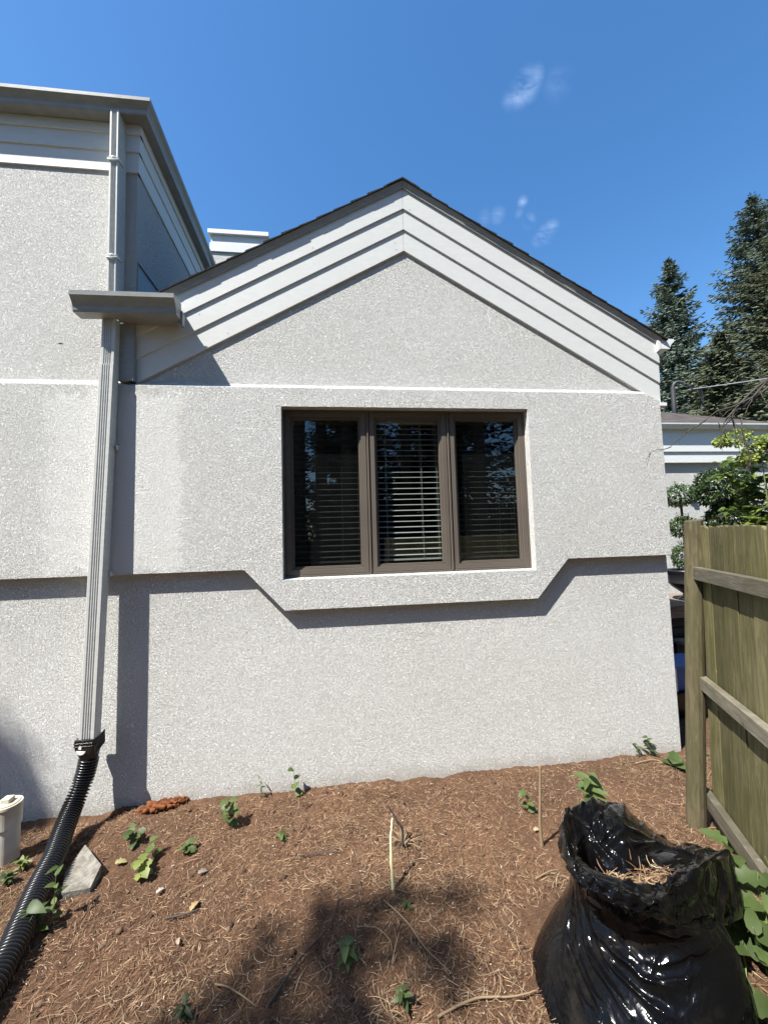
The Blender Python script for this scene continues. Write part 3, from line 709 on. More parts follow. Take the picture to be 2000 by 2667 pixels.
# big leafy growth between bag and fence
def weedbed(px, py, n, h, L, w, label, tint=1., name='leafy_weed'):
    b = gp_(px, py); o = empty(name, b, label, 'weed'); lv = Leaves(); st = MB()
    for i in range(n):
        q = b+Vector((random.uniform(-.13, .13), random.uniform(-.16, .16), 0)); q.z = float(gh(q.x, q.y)); hh = h*random.uniform(.4, 1.1)
        top = q+Vector((random.uniform(-.08, .04), random.uniform(-.08, .04), hh)); st.tube([q, (q+top)/2+Vector((.01, 0, 0)), top], [.003, .0025, .0015], 5)
        for k in range(random.randint(3, 6)):
            p = q.lerp(top, random.uniform(.35, 1)); lv.leaf(p, rdir(-.1, .7), (random.uniform(-.6, .2), random.uniform(-.6, .2), 1), L*random.uniform(.5, 1.1), w*random.uniform(.5, 1.1), tint*random.uniform(.7, 1.2), shape=random.choice((HEART, LOBED)))
    st.build('stem', STEM, o); lv.build('leaf_cluster', WEEDG, o)
weedbed(1975, 2420, 11, .26, .14, .075, 'tall broad leaved weeds leaning on the fence behind the bag')
weedbed(1985, 2600, 9, .20, .16, .10, 'dark toothed weeds low in the corner right of the bag', .75)
weedbed(1935, 2660, 7, .10, .09, .05, 'short weeds at the bottom corner beside the bag', .7)

# dry leaves, sticks, stone, foam
def drystick(name, pts, rad, label, mat=TWIG, cat='stick'):
    mb = MB(); pts = spl(pts, 5); n = len(pts); mb.tube([p+Vector((random.uniform(-1,1),random.uniform(-1,1),0))*rad[0]*.25 for p in pts], [rad[0]+(rad[1]-rad[0])*k/(n-1) for k in range(n)], 7)
    o = mb.build(name, mat, smooth=True); tag(o, label, cat); return o
b = gp_(1412, 2205)
mb = MB(); mb.tube(spl([b+Vector((0,0,-.02)), b+Vector((-.006,0,.12)), b+Vector((.004,0,.27)), b+Vector((.012,0,.43))], 4), [.010,.010,.009,.009,.009,.008,.008,.008,.008,.007,.006,.006,.005], 8)
mb.tube([b+Vector((-.004,0,.16)), b+Vector((.022,-.005,.15)), b+Vector((.03,-.01,.17))], [.004,.003,.002], 6)
tag(mb.build('stick', TWIG, smooth=True), 'thin upright stick stuck in the soil left of the black bag', 'stick')
PEEL = Mat('peeled_wood', (.66,.58,.33), .6).m
b = gp_(1026, 2325)
drystick('peeled_stick', [b+Vector((0,0,0)), b+Vector((-.006,.02,.10)), b+Vector((-.003,.05,.2)), b+Vector((.012,.09,.27))], (.010, .004), 'pale peeled stick leaning in the soil in the middle of the yard', PEEL)
b = gp_(1048, 2215)
drystick('root_stub', [b, b+Vector((.002,.0,.10)), b+Vector((-.03,.0,.16)), b+Vector((-.075,.01,.235))], (.008, .004), 'dark bent stub rising behind the peeled stick', DBARK)
b = gp_(1050, 2200); mb = MB()
for k in range(24):
    d = rdir(0, .5); L = random.uniform(.06, .17); mb.tube([b+Vector((0,0,.01)), b+d*L*.5+Vector((0,0,.02)), b+d*L+Vector((0,0,random.uniform(-.01,.03)))], [.003,.0025,.001], 5)
tag(mb.build('root_tangle', TWIG, smooth=True), 'tangle of broken roots lying round the bent stub', 'roots')
for (pts, r, lab) in (
    (((1000, 2362), (1060, 2420), (1110, 2490), (1180, 2560)), (.003, .002), 'long curved twig running from the peeled stick towards the bag'),
    (((1140, 2667), (1240, 2625), (1330, 2618), (1400, 2600)), (.0045, .0025), 'thick pale root by the bottom edge in front of the bag'),
    (((700, 2640), (780, 2520), (860, 2430), (885, 2340)), (.005, .002), 'dark twig slanting up through the left foreground straw'),
    (((930, 2435), (980, 2440), (1015, 2470), (1022, 2505)), (.003, .0015), 'short hooked root in the foreground shadow'),
    (((1655, 1992), (1700, 1984), (1738, 1992)), (.005, .003), 'pale twig lying near the foot of the fence post'),
    (((560, 2570), (600, 2590), (670, 2640)), (.0035, .002), 'short pale twig in the lower left straw'),
    (((1395, 2295), (1430, 2283), (1458, 2272)), (.0035, .002), 'small grey twig beside the left edge of the bag'),
    (((470, 2340), (510, 2320), (560, 2302)), (.002, .0015), 'thin arched stem above the tan fallen leaf'),
    (((780, 2238), (850, 2232), (880, 2225)), (.003, .002), 'dark brown twig left of the peeled stick'),
    (((430, 2395), (480, 2390), (520, 2375)), (.004, .003), 'dark bark sliver near the tan fallen leaf')):
    P3 = []
    for i, (x, y) in enumerate(pts):
        q = gp_(x, y); P3.append(q+Vector((0, 0, .014+.006*(i % 2))))
    drystick('fallen_twig', P3, r, lab, random.choice((TWIG, TWIG, DBARK)) if 'dark' not in lab else DBARK, 'twig')
def fallen_leaf(px, py, L, col, label, ang=0):
    b = gp_(px, py)+Vector((0, 0, .018)); lv = Leaves()
    lv.leaf(b-Vector((math.cos(ang), math.sin(ang), 0))*L*.5, (math.cos(ang), math.sin(ang), .15), (-.3, -.5, 1), L*.95, L*.55, 1, fold=.75, droop=.35, shape=LOBED)
    M = Mat('fallen_leaf', col, .7).m; o = lv.build('fallen_leaf', M); tag(o, label, 'leaf')
fallen_leaf(510, 2362, .065, (.36,.24,.11), 'tan fallen leaf lying on the soil below the round weed', 1.2)
fallen_leaf(318, 2250, .06, (.24,.22,.09), 'yellowed leaf lying beside the flat stone', .3)
fallen_leaf(420, 2325, .045, (.36,.34,.28), 'whitish fallen leaf with spread tips left of the tan leaf', .9)
fallen_leaf(530, 2277, .05, (.2,.17,.14), 'grey brown flake of bark above the tan leaf', .5)
fallen_leaf(465, 2462, .04, (.27,.2,.14), 'small brown leaf below the tan leaf', 2.0)
fallen_leaf(1398, 2165, .045, (.36,.28,.18), 'small pale leaf at the foot of the upright stick', .2)
# flat stone
sp = [gp_(x, y) for x, y in ((163, 2335), (235, 2318), (262, 2275), (222, 2222), (172, 2280))]
mb = MB(); n = 5; top = [p+Vector((0, 0, .055 if i in (2, 3) else .028)) for i, p in enumerate(sp)]; c = sum(sp, Vector())/5
mb.loft([[p+(p-c)*.06-Vector((0, 0, .03)) for p in sp], [p+(p-c)*.05 for p in top], top])
def stone():
    M = Mat('concrete_chunk', (.3,.29,.26), .9, .2); M.col(M.mix(M.maprange(M.noise(30, 6, .7), .35, .65), (.13,.12,.10), (.24,.225,.195))); M.bump(M.noise(60, 5, .6), .006, 1); return M.m
o = mb.build('flat_stone', stone(), bevel=.006); tag(o, 'flat grey broken concrete stone lying beside the black pipe', 'stone')
# orange foam along the wall
def foam_mat():
    M = Mat('orange_foam', (.5,.18,.05), .9, .2); M.col(M.mix(M.maprange(M.noise(40, 5), .35, .65), (.085,.028,.012), (.20,.072,.026))); M.bump(M.noise(90, 4), .006, 1); return M.m
FO = foam_mat()
def foam(px0, px1, py0, py1, label, hgt, n=60):
    a = gp_(px0, py0); b_ = gp_(px1, py1); bm = bmesh.new()
    for k in range(n):
        t = random.random(); q = a.lerp(b_, t)+Vector((random.uniform(-.02,.02), random.uniform(-.045,.03), random.uniform(-.012, hgt)))
        q.y = min(q.y, 2.845)
        r = random.uniform(.006, .019); bmesh.ops.create_icosphere(bm, subdivisions=2, radius=r, matrix=Matrix.Translation(q) @ Matrix.Diagonal((1.3, .9, .75, 1)))
    for v in bm.verts: v.co += v.normal*(mnoise.noise(v.co*90)*.009)
    me = bpy.data.meshes.new('orange_foam'); bm.to_mesh(me); bm.free(); me.materials.append(FO); me.polygons.foreach_set('use_smooth', [True]*len(me.polygons))
    o = bpy.data.objects.new('orange_foam', me); COL.objects.link(o); tag(o, label, 'insulation foam')
foam(368, 488, 2118, 2082, 'crumbly orange foam mass along the wall foot right of the pipe shadow', .024, 210)
foam(292, 325, 2117, 2107, 'small orange foam crumb left of the pipe shadow', .006, 34)

# ------------------------------------------------------------------ white clean-out pipe
pv = empty('cleanout_pipe', (-1.90, 2.50, GZ), 'dirty white capped clean-out pipe standing at the wall left of the black pipe', 'pipe')
def pvc():
    M = Mat('pvc', (.6,.58,.5), .5, .4); c = M.mix(M.maprange(M.noise(6, 5), .4, .7), (.58,.57,.50), (.42,.38,.29)); c = M.mix(M.maprange(M.noise(22, 5, .7), .66, .74), c, (.08,.06,.04)); M.col(c); return M.m
PV = pvc(); cx, cy = -1.838, 2.50; pv.location.x = cx
def cyl(mb, cx, cy, z0, z1, r0, r1=None, n=40):
    r1 = r1 or r0; mb.loft([[(cx+r*math.cos(2*math.pi*k/n), cy+r*math.sin(2*math.pi*k/n), z) for k in range(n)] for z, r in ((z0, r0), (z1, r1))])
mb = MB(); cyl(mb, cx, cy, GZ-.1, -1.475, .057); mb.build('pipe_body', PV, pv, bevel=.002)
mb = MB(); cyl(mb, cx, cy, -1.515, -1.412, .064); mb.build('coupling', PV, pv, bevel=.003)
mb = MB(); cyl(mb, cx, cy, -1.412, -1.396, .068, .066); cyl(mb, cx, cy, -1.396, -1.391, .055); mb.box((cx-.022, cy-.022, -1.391), (cx+.022, cy+.022, -1.368)); mb.build('cap', PV, pv, bevel=.003)

# ------------------------------------------------------------------ fence
FD = Vector((-.444, -.896, 0)).normalized(); FN = Vector((.896, -.444, 0)).normalized()
F0 = Vector((2.085, 2.14, 0))
fen = empty('wooden_fence', (2.01, 2.12, GZ), 'weathered mossy wooden picket fence with three rails and a round end post on the right', 'fence')
def fbox(mb, s0, s1, n0, n1, z0, z1, shear=0):
    vs = []
    for z in (z0, z1):
        for s, n_ in ((s0, n0), (s1, n0), (s1, n1), (s0, n1)):
            p = F0+FD*s+FN*n_; vs.append((p.x+shear*(z+.8), p.y, z))
    mb.add(vs, [(0,3,2,1),(4,5,6,7),(0,1,5,4),(1,2,6,5),(2,3,7,6),(3,0,4,7)])
mb = MB(); n = 14; rings = []
for k in range(9):
    t = k/8; z = -1.85+t*(.055+1.85); x = 2.0+.152*(z+1.69)/1.75; y = 2.125+.01*t
    rings.append([(x-.004+.048*(1-.03*t)*math.cos(2*math.pi*i/n+.2)*(1+.03*math.sin(3*i+k*.5)), y+.048*math.sin(2*math.pi*i/n+.2), z+(.006*math.cos(2*math.pi*i/n) if k == 8 else 0)) for i in range(n)])
mb.loft(rings); mb.build('post', POSTW, fen, smooth=False, bevel=.004)
for k, (zt, hh) in enumerate(((-.222, .074), (-.85, .074), (-1.495, .08))):
    mb = MB(); fbox(mb, -.012, 3.0, 0, .038, zt-hh, zt, .03); mb.build('rail', RAILW, fen, bevel=.003)
s = .012; k = 0
while s < 3.0:
    w = random.uniform(.128, .145); mb = MB(); zt = .008+random.uniform(-.012, .008)
    # board with a slightly ragged top
    m_ = 7; xs_ = [s+w*i/m_ for i in range(m_+1)]; n0 = .042+random.uniform(0, .006); n1 = n0+.017
    tops = [zt+random.uniform(-.006, .006)-(.014 if random.random() < .12 else 0) for _ in xs_]
    vs = []
    for z_ in (0, 1):
        for nn in (n0, n1):
            for i, q in enumerate(xs_):
                z = tops[i] if z_ else -1.72
                p = F0+FD*q+FN*nn; vs.append((p.x+.03*(z+.8), p.y, z))
    M_ = m_+1; fs_ = []
    for i in range(m_): fs_ += [(i, i+1, 2*M_+i+1, 2*M_+i), (M_+i+1, M_+i, 3*M_+i, 3*M_+i+1), (2*M_+i, 2*M_+i+1, 3*M_+i+1, 3*M_+i), (i+1, i, M_+i, M_+i+1)]
    fs_ += [(0, 2*M_, 3*M_, M_), (m_, M_+m_, 3*M_+m_, 2*M_+m_)]
    mb.add(vs, fs_); mb.build('picket', FENCEW, fen, bevel=.002)
    s += w+random.uniform(.004, .008); k += 1

# ------------------------------------------------------------------ black rubbish bag
def bagmat():
    M = Mat('black_bag_plastic', (.004,.004,.004), .2, .2)
    M.rough(M.maprange(M.noise(11, 4), .3, .75, .08, .19))
    dust = M.math('MULTIPLY', M.maprange(M.noise(5.5, 5, .6), .52, .72), .5)
    M.col(M.mix(dust, (.003,.003,.0035), (.022,.018,.014)))
    n1 = M.noise(15, 2, .5, .9, sc=(1, 1, .55)); rg = M.math('SUBTRACT', 1.0, M.math('MINIMUM', M.math('MULTIPLY', M.math('ABSOLUTE', M.math('SUBTRACT', n1, .5)), 9.0), 1.0))
    n2 = M.noise(34, 2, .5, .8, sc=(1, 1, .6)); r2 = M.math('SUBTRACT', 1.0, M.math('MINIMUM', M.math('MULTIPLY', M.math('ABSOLUTE', M.math('SUBTRACT', n2, .5)), 7.0), 1.0))
    M.bump(M.math('ADD', rg, M.math('MULTIPLY', r2, .2)), .0014, .5); return M.m
BAG = bagmat()
bag = empty('rubbish_bag', (1.12, 1.48, GZ), 'open glossy black rubbish bag standing on the soil in front of the fence', 'rubbish bag')
# the film of the bag: rows of twelve points round the bag, from the ground up over the cuff and rim and down into the mouth
NET = [
 [(1.310, 1.450, -1.710), (1.302, 1.590, -1.710), (1.215, 1.718, -1.710), (1.060, 1.780, -1.710), (0.885, 1.753, -1.710), (0.740, 1.635, -1.710), (0.675, 1.450, -1.710), (0.714, 1.250, -1.710), (0.865, 1.112, -1.710), (1.060, 1.080, -1.710), (1.225, 1.164, -1.710), (1.294, 1.315, -1.710)],
 [(1.340, 1.460, -1.620), (1.330, 1.610, -1.620), (1.230, 1.737, -1.620), (1.070, 1.780, -1.620), (0.915, 1.728, -1.620), (0.802, 1.615, -1.620), (0.745, 1.460, -1.620), (0.767, 1.285, -1.620), (0.885, 1.140, -1.620), (1.070, 1.080, -1.620), (1.245, 1.157, -1.620), (1.330, 1.310, -1.620)],
 [(1.365, 1.470, -1.530), (1.341, 1.615, -1.530), (1.240, 1.730, -1.530), (1.090, 1.760, -1.530), (0.955, 1.704, -1.530), (0.869, 1.597, -1.530), (0.835, 1.470, -1.530), (0.848, 1.330, -1.530), (0.930, 1.193, -1.530), (1.090, 1.125, -1.530), (1.260, 1.176, -1.530), (1.350, 1.320, -1.530)],
 [(1.375, 1.490, -1.440), (1.354, 1.625, -1.440), (1.255, 1.724, -1.440), (1.120, 1.750, -1.440), (1.000, 1.698, -1.440), (0.916, 1.607, -1.440), (0.885, 1.490, -1.440), (0.903, 1.365, -1.440), (0.980, 1.248, -1.440), (1.120, 1.190, -1.440), (1.268, 1.235, -1.440), (1.358, 1.352, -1.440)],
 [(1.380, 1.500, -1.400), (1.347, 1.625, -1.390), (1.255, 1.717, -1.380), (1.130, 1.750, -1.340), (1.007, 1.712, -1.320), (0.926, 1.617, -1.310), (0.895, 1.500, -1.310), (0.918, 1.377, -1.320), (1.005, 1.283, -1.340), (1.130, 1.250, -1.360), (1.252, 1.288, -1.390), (1.338, 1.380, -1.400)],
 [(1.551, 1.470, -1.501), (1.650, 1.680, -1.538), (1.507, 1.760, -1.516), (1.356, 1.790, -1.384), (1.190, 1.770, -1.317), (0.967, 1.680, -1.264), (0.847, 1.530, -1.241), (0.800, 1.360, -1.204), (0.846, 1.255, -1.189), (0.960, 1.225, -1.216), (1.142, 1.280, -1.313), (1.366, 1.370, -1.433)],
 [(1.619, 1.562, -1.399), (1.585, 1.667, -1.433), (1.435, 1.730, -1.423), (1.291, 1.761, -1.297), (1.149, 1.740, -1.260), (0.973, 1.667, -1.197), (0.848, 1.541, -1.187), (0.797, 1.373, -1.195), (0.850, 1.257, -1.187), (0.963, 1.236, -1.217), (1.141, 1.299, -1.259), (1.400, 1.425, -1.295)],
 [(1.598, 1.560, -1.369), (1.565, 1.660, -1.403), (1.422, 1.720, -1.393), (1.285, 1.750, -1.257), (1.150, 1.730, -1.220), (0.982, 1.660, -1.167), (0.864, 1.540, -1.157), (0.815, 1.380, -1.170), (0.865, 1.270, -1.165), (0.973, 1.250, -1.195), (1.142, 1.310, -1.229), (1.389, 1.430, -1.260)],
 [(1.421, 1.505, -1.334), (1.402, 1.562, -1.330), (1.296, 1.593, -1.314), (1.172, 1.603, -1.226), (1.076, 1.610, -1.216), (0.979, 1.610, -1.202), (0.895, 1.535, -1.200), (0.848, 1.420, -1.202), (0.889, 1.335, -1.208), (0.987, 1.305, -1.228), (1.114, 1.333, -1.253), (1.284, 1.407, -1.267)],
 [(1.245, 1.450, -1.299), (1.240, 1.465, -1.296), (1.170, 1.465, -1.299), (1.058, 1.455, -1.286), (1.002, 1.490, -1.281), (0.975, 1.560, -1.256), (0.926, 1.530, -1.243), (0.881, 1.460, -1.234), (0.913, 1.400, -1.227), (1.001, 1.360, -1.237), (1.085, 1.355, -1.253), (1.179, 1.385, -1.274)],
 [(1.226, 1.450, -1.419), (1.221, 1.463, -1.416), (1.158, 1.463, -1.419), (1.058, 1.454, -1.406), (1.008, 1.486, -1.401), (0.983, 1.549, -1.376), (0.939, 1.522, -1.363), (0.898, 1.459, -1.354), (0.927, 1.405, -1.347), (1.007, 1.369, -1.357), (1.082, 1.364, -1.373), (1.167, 1.391, -1.394)]]
# long folds of the film: height, width and the points each fold runs through
FOLDS = [
 (0.016, 0.02, [(0.897, 1.459, -1.341), (0.899, 1.439, -1.388), (0.895, 1.411, -1.427), (0.906, 1.367, -1.433), (0.921, 1.328, -1.438), (0.939, 1.296, -1.438), (0.952, 1.269, -1.448), (0.984, 1.242, -1.443), (1.016, 1.221, -1.443)]),
 (0.009, 0.012, [(0.883, 1.229, -1.185), (0.900, 1.240, -1.211), (0.956, 1.290, -1.296), (0.953, 1.247, -1.251), (0.963, 1.230, -1.230)]),
 (0.006, 0.012, [(0.971, 1.314, -1.353), (0.988, 1.294, -1.334), (0.997, 1.276, -1.317), (1.031, 1.259, -1.316), (1.071, 1.253, -1.329), (1.096, 1.248, -1.317), (1.162, 1.273, -1.335)]),
 (0.007, 0.014, [(0.973, 1.278, -1.414), (0.991, 1.267, -1.411), (1.007, 1.255, -1.411), (1.049, 1.248, -1.396), (1.087, 1.244, -1.385), (1.125, 1.247, -1.372), (1.183, 1.257, -1.375)]),
 (0.009, 0.014, [(0.894, 1.403, -1.433), (0.890, 1.386, -1.454), (0.887, 1.370, -1.468), (0.893, 1.334, -1.477), (0.909, 1.300, -1.476), (0.925, 1.265, -1.481), (0.941, 1.238, -1.485), (0.960, 1.214, -1.489), (0.984, 1.193, -1.493)]),
 (0.008, 0.01, [(0.903, 1.564, -1.413), (0.880, 1.545, -1.478), (0.841, 1.510, -1.529), (0.831, 1.449, -1.534), (0.823, 1.397, -1.543), (0.823, 1.341, -1.552), (0.822, 1.298, -1.565)]),
 (0.006, 0.008, [(0.845, 1.529, -1.529), (0.822, 1.488, -1.547), (0.796, 1.450, -1.570), (0.790, 1.394, -1.574), (0.792, 1.344, -1.579), (0.801, 1.313, -1.579), (0.805, 1.288, -1.583)]),
 (0.005, 0.007, [(0.801, 1.494, -1.570), (0.782, 1.464, -1.583), (0.765, 1.430, -1.597), (0.762, 1.386, -1.601), (0.753, 1.347, -1.615)]),
 (0.009, 0.01, [(0.893, 1.499, -1.400), (0.880, 1.469, -1.454), (0.863, 1.427, -1.491), (0.862, 1.378, -1.499), (0.867, 1.334, -1.507), (0.878, 1.287, -1.516), (0.889, 1.243, -1.529)]),
 (0.005, 0.006, [(0.748, 1.477, -1.620), (0.744, 1.443, -1.620), (0.735, 1.424, -1.629), (0.732, 1.386, -1.634), (0.740, 1.351, -1.629)]),
 (0.009, 0.014, [(1.006, 1.234, -1.434), (1.038, 1.225, -1.426), (1.062, 1.219, -1.422), (1.089, 1.219, -1.415), (1.121, 1.221, -1.408)]),
 (0.006, 0.014, [(0.920, 1.337, -1.296), (0.940, 1.348, -1.370), (0.941, 1.324, -1.407), (0.955, 1.300, -1.413), (0.963, 1.279, -1.424)]),
 (0.006, 0.014, [(1.070, 1.257, -1.359), (1.105, 1.249, -1.369), (1.128, 1.243, -1.381), (1.186, 1.255, -1.380), (1.259, 1.284, -1.398)]),
 (0.006, 0.008, [(0.882, 1.451, -1.449), (0.866, 1.422, -1.486), (0.854, 1.388, -1.507), (0.862, 1.338, -1.512), (0.869, 1.299, -1.520), (0.872, 1.272, -1.529), (0.878, 1.245, -1.538)]),
 (0.01, 0.018, [(1.289, 1.384, -1.244), (1.243, 1.351, -1.247), (1.227, 1.337, -1.274), (1.141, 1.299, -1.260), (1.060, 1.264, -1.245)]),
 (0.012, 0.016, [(1.465, 1.462, -1.311), (1.445, 1.441, -1.339), (1.437, 1.425, -1.373), (1.380, 1.388, -1.389), (1.334, 1.348, -1.410)]),
 (0.008, 0.014, [(1.298, 1.468, -1.301), (1.209, 1.395, -1.267), (1.145, 1.350, -1.256), (1.087, 1.320, -1.246), (0.994, 1.252, -1.200)]),
 (0.006, 0.012, [(1.072, 1.260, -1.268), (1.135, 1.282, -1.302), (1.192, 1.303, -1.330), (1.266, 1.335, -1.356), (1.353, 1.372, -1.395)]),
 (0.012, 0.014, [(0.918, 1.603, -1.160), (0.954, 1.606, -1.190), (0.999, 1.593, -1.218), (1.005, 1.568, -1.232), (1.008, 1.541, -1.246), (1.018, 1.510, -1.260), (1.032, 1.483, -1.270)]),
 (0.01, 0.012, [(1.053, 1.646, -1.201), (1.069, 1.599, -1.219), (1.085, 1.554, -1.231), (1.111, 1.530, -1.242), (1.123, 1.512, -1.256), (1.142, 1.485, -1.280), (1.164, 1.460, -1.306)]),
 (0.012, 0.014, [(1.100, 1.522, -1.244), (1.188, 1.545, -1.268), (1.309, 1.592, -1.319), (1.364, 1.555, -1.320), (1.439, 1.540, -1.341)]),
 (0.008, 0.014, [(1.178, 1.687, -1.218), (1.164, 1.629, -1.217), (1.161, 1.589, -1.228), (1.241, 1.600, -1.275), (1.331, 1.620, -1.330)]),
 (0.006, 0.01, [(0.990, 1.626, -1.193), (1.012, 1.583, -1.224), (1.034, 1.535, -1.244), (1.055, 1.506, -1.253), (1.070, 1.477, -1.267)]),
 (0.006, 0.008, [(0.894, 1.581, -1.473), (0.860, 1.532, -1.508), (0.822, 1.488, -1.547), (0.805, 1.444, -1.561), (0.800, 1.397, -1.565), (0.789, 1.361, -1.579), (0.787, 1.324, -1.588)]),
 (0.006, 0.008, [(0.883, 1.512, -1.454), (0.860, 1.478, -1.495), (0.837, 1.437, -1.525), (0.828, 1.384, -1.538), (0.825, 1.334, -1.552), (0.838, 1.298, -1.552), (0.837, 1.267, -1.565)]),
 (0.004, 0.006, [(0.773, 1.470, -1.592), (0.761, 1.437, -1.601), (0.747, 1.409, -1.615), (0.745, 1.372, -1.620), (0.742, 1.342, -1.629)]),
 (0.005, 0.007, [(0.897, 1.438, -1.401), (0.892, 1.416, -1.433), (0.886, 1.392, -1.459), (0.896, 1.352, -1.463), (0.899, 1.320, -1.477), (0.913, 1.284, -1.481), (0.931, 1.249, -1.485), (0.941, 1.227, -1.494), (0.949, 1.203, -1.507)])]
def bag_surface(NU=460, NV=330):
    A = np.array(NET); nr, nc = A.shape[:2]
    def cub(t): return np.array([-.5*t+t*t-.5*t**3, 1-2.5*t*t+1.5*t**3, .5*t+2*t*t-1.5*t**3, -.5*t*t+.5*t**3])
    U = np.zeros((nr, NU, 3))
    for j in range(NU):
        u = j/NU*nc; i = int(u); c = cub(u-i); U[:, j] = sum(c[k]*A[:, (i-1+k) % nc] for k in range(4))
    S = np.zeros((NV, NU, 3)); V_ = np.linspace(0, nr-1, NV)
    for j in range(NV):
        i = min(int(V_[j]), nr-2); c = cub(V_[j]-i); S[j] = sum(c[k]*U[min(max(i-1+k, 0), nr-1)] for k in range(4))
    th = np.linspace(0, 2*np.pi, NU, endpoint=False)[None]; vv = V_[:, None]
    rim = np.exp(-((vv-7)/.7)**2); S[:, :, 2] += rim*(.008*np.sin(th*6+1)+.007*np.sin(th*11+2)+.005*np.sin(th*21)+.003*np.sin(th*37))
    cuff = np.exp(-((vv-5)/.5)**2)*(np.cos(th+.6) > -.4); S[:, :, 2] += cuff*(.010*np.sin(th*8+.5)+.006*np.sin(th*17))
    du = np.roll(S, -1, 1)-np.roll(S, 1, 1); dv = np.gradient(S, axis=0); Nn = np.cross(du, dv); Nn /= np.linalg.norm(Nn, axis=2, keepdims=True)+1e-9
    X = S.reshape(-1, 3); Nf = Nn.reshape(-1, 3); D = np.zeros(len(X)); r = np.random.default_rng(4)
    def fold(pts, amp, w):
        nonlocal D
        pts = np.array(spl(pts, 4)); best = np.full(len(X), 9.); sg = np.zeros(len(X)); tt = np.zeros(len(X)); n = len(pts)-1
        near = np.where(((X > pts.min(0)-.09) & (X < pts.max(0)+.09)).all(1))[0]; Q = X[near]
        bb = np.full(len(near), 9.); s1 = np.zeros(len(near)); t1 = np.zeros(len(near))
        for i in range(n):
            a, b_ = pts[i], pts[i+1]; ab = b_-a; t = np.clip(((Q-a)@ab)/(ab@ab+1e-12), 0, 1); q = Q-(a+t[:, None]*ab); d_ = np.linalg.norm(q, axis=1)
            k = d_ < bb; bb = np.where(k, d_, bb); s1 = np.where(k, np.sign(np.einsum('ij,ij->i', np.cross(np.broadcast_to(ab, Q.shape), q), Nf[near])), s1); t1 = np.where(k, (i+t)/n, t1)
        wd = np.where(s1 > 0, w, w*.45); env = np.sin(np.pi*np.clip(t1*.9+.05, 0, 1))**.5
        D[near] += amp*env*(np.exp(-bb/wd)-.35*np.exp(-((bb-w*1.8)/w)**2))
    for amp, w, pts in FOLDS: fold(pts, amp*1.15, w)
    # lesser pleats beside the long ones
    for k in range(70):
        amp, w, pts = FOLDS[r.integers(0, len(FOLDS))]; off = r.normal(0, .022, 3); s0 = r.uniform(.55, 1.1)
        c = np.mean(pts, 0); q = [tuple((np.array(p)-c)*s0+c+off) for p in pts]
        fold(q, amp*r.uniform(.12, .4), w*r.uniform(.35, .8))
    # crumpled cuff, rim and mouth; a few faint creases on the body
    for k in range(190):
        low = k >= 140
        j = int(r.uniform(.05, .44)*NV) if low else int(r.uniform(.46, .93)*NV); i = r.integers(0, NU); c = S[j, i]; t1 = du[j, i]/np.linalg.norm(du[j, i]); t2 = dv[j, i]/(np.linalg.norm(dv[j, i])+1e-9)
        an = r.normal(1.1, .5) if not low else r.uniform(0, 3.1); dr = t1*math.cos(an)+t2*math.sin(an); L = r.uniform(.025, .09)
        bow = (t2*math.cos(an)-t1*math.sin(an))*r.normal(0, .2)*L
        fold([c-dr*L, c-dr*L*.3+bow, c+dr*L*.4+bow, c+dr*L], (r.uniform(.0015, .0035) if low else r.uniform(.003, .010))*(1 if r.random() < .75 else -1), r.uniform(.004, .011))
    S = S+Nn*D.reshape(NV, NU)[:, :, None]*(np.clip(vv/.3, 0, 1)*np.clip((10-vv)/.8, 0, 1))[:, :, None]
    S[:, :, 2] = np.maximum(S[:, :, 2], GZ-.03); return S
S = bag_surface(); NV, NU = S.shape[:2]
ii = np.arange(NV-1)[:, None]*NU+np.arange(NU)[None]; jj = np.arange(NV-1)[:, None]*NU+((np.arange(NU)+1) % NU)[None]
fs = np.stack([ii, jj, jj+NU, ii+NU], -1).reshape(-1, 4)
fastmesh('bag_film', S.reshape(-1, 3), fs, BAG, bag, smooth=True)
# yard waste in the bag mouth
def wz(x, y): return -1.322+.02*np.cos((np.asarray(x)-1.14)*6)*np.cos((np.asarray(y)-1.42)*6)+fbm(np.asarray(x), np.asarray(y), 14, 3, 3)*.03
t_ = np.linspace(0, 1, 20); a_ = np.linspace(0, 2*np.pi, 48, endpoint=False)
TT, AA = np.meshgrid(t_, a_, indexing='ij'); wx = 1.08+.19*TT*np.cos(AA); wy = 1.44+.09*TT*np.sin(AA); wzv = wz(wx, wy)-.03*TT**4
ii = np.arange(19)[:, None]*48+np.arange(48)[None]; jj = np.arange(19)[:, None]*48+((np.arange(48)+1) % 48)[None]
wv = np.stack([wx, wy, wzv], -1).reshape(-1, 3); wf = np.stack([ii, jj, jj+48, ii+48], -1).reshape(-1, 4)
V, Fq, C = strips(1000, (.90, 1.26), (1.35, 1.55), (.03, .09), (.002, .004), 1.0, tan+redb, segs=3, lift=.010, dens=lambda x, y: ((x-1.08)/.155)**2+((y-1.435)/.045)**2 < 1, up=.5, seed=8, zfun=wz)
allv = np.concatenate([wv, V]); allf = np.concatenate([wf, Fq+len(wv)]); allc = np.concatenate([np.tile([[.10,.06,.035]], (len(wv), 1)), C])
o = fastmesh('yard_waste', allv, allf, TINT, cols=allc); tag(o, 'dry straw and pine needles filling the mouth of the black bag', 'yard waste', kind='stuff')
# wispy stalk in front of the bag
b = G(1885, 2660); 
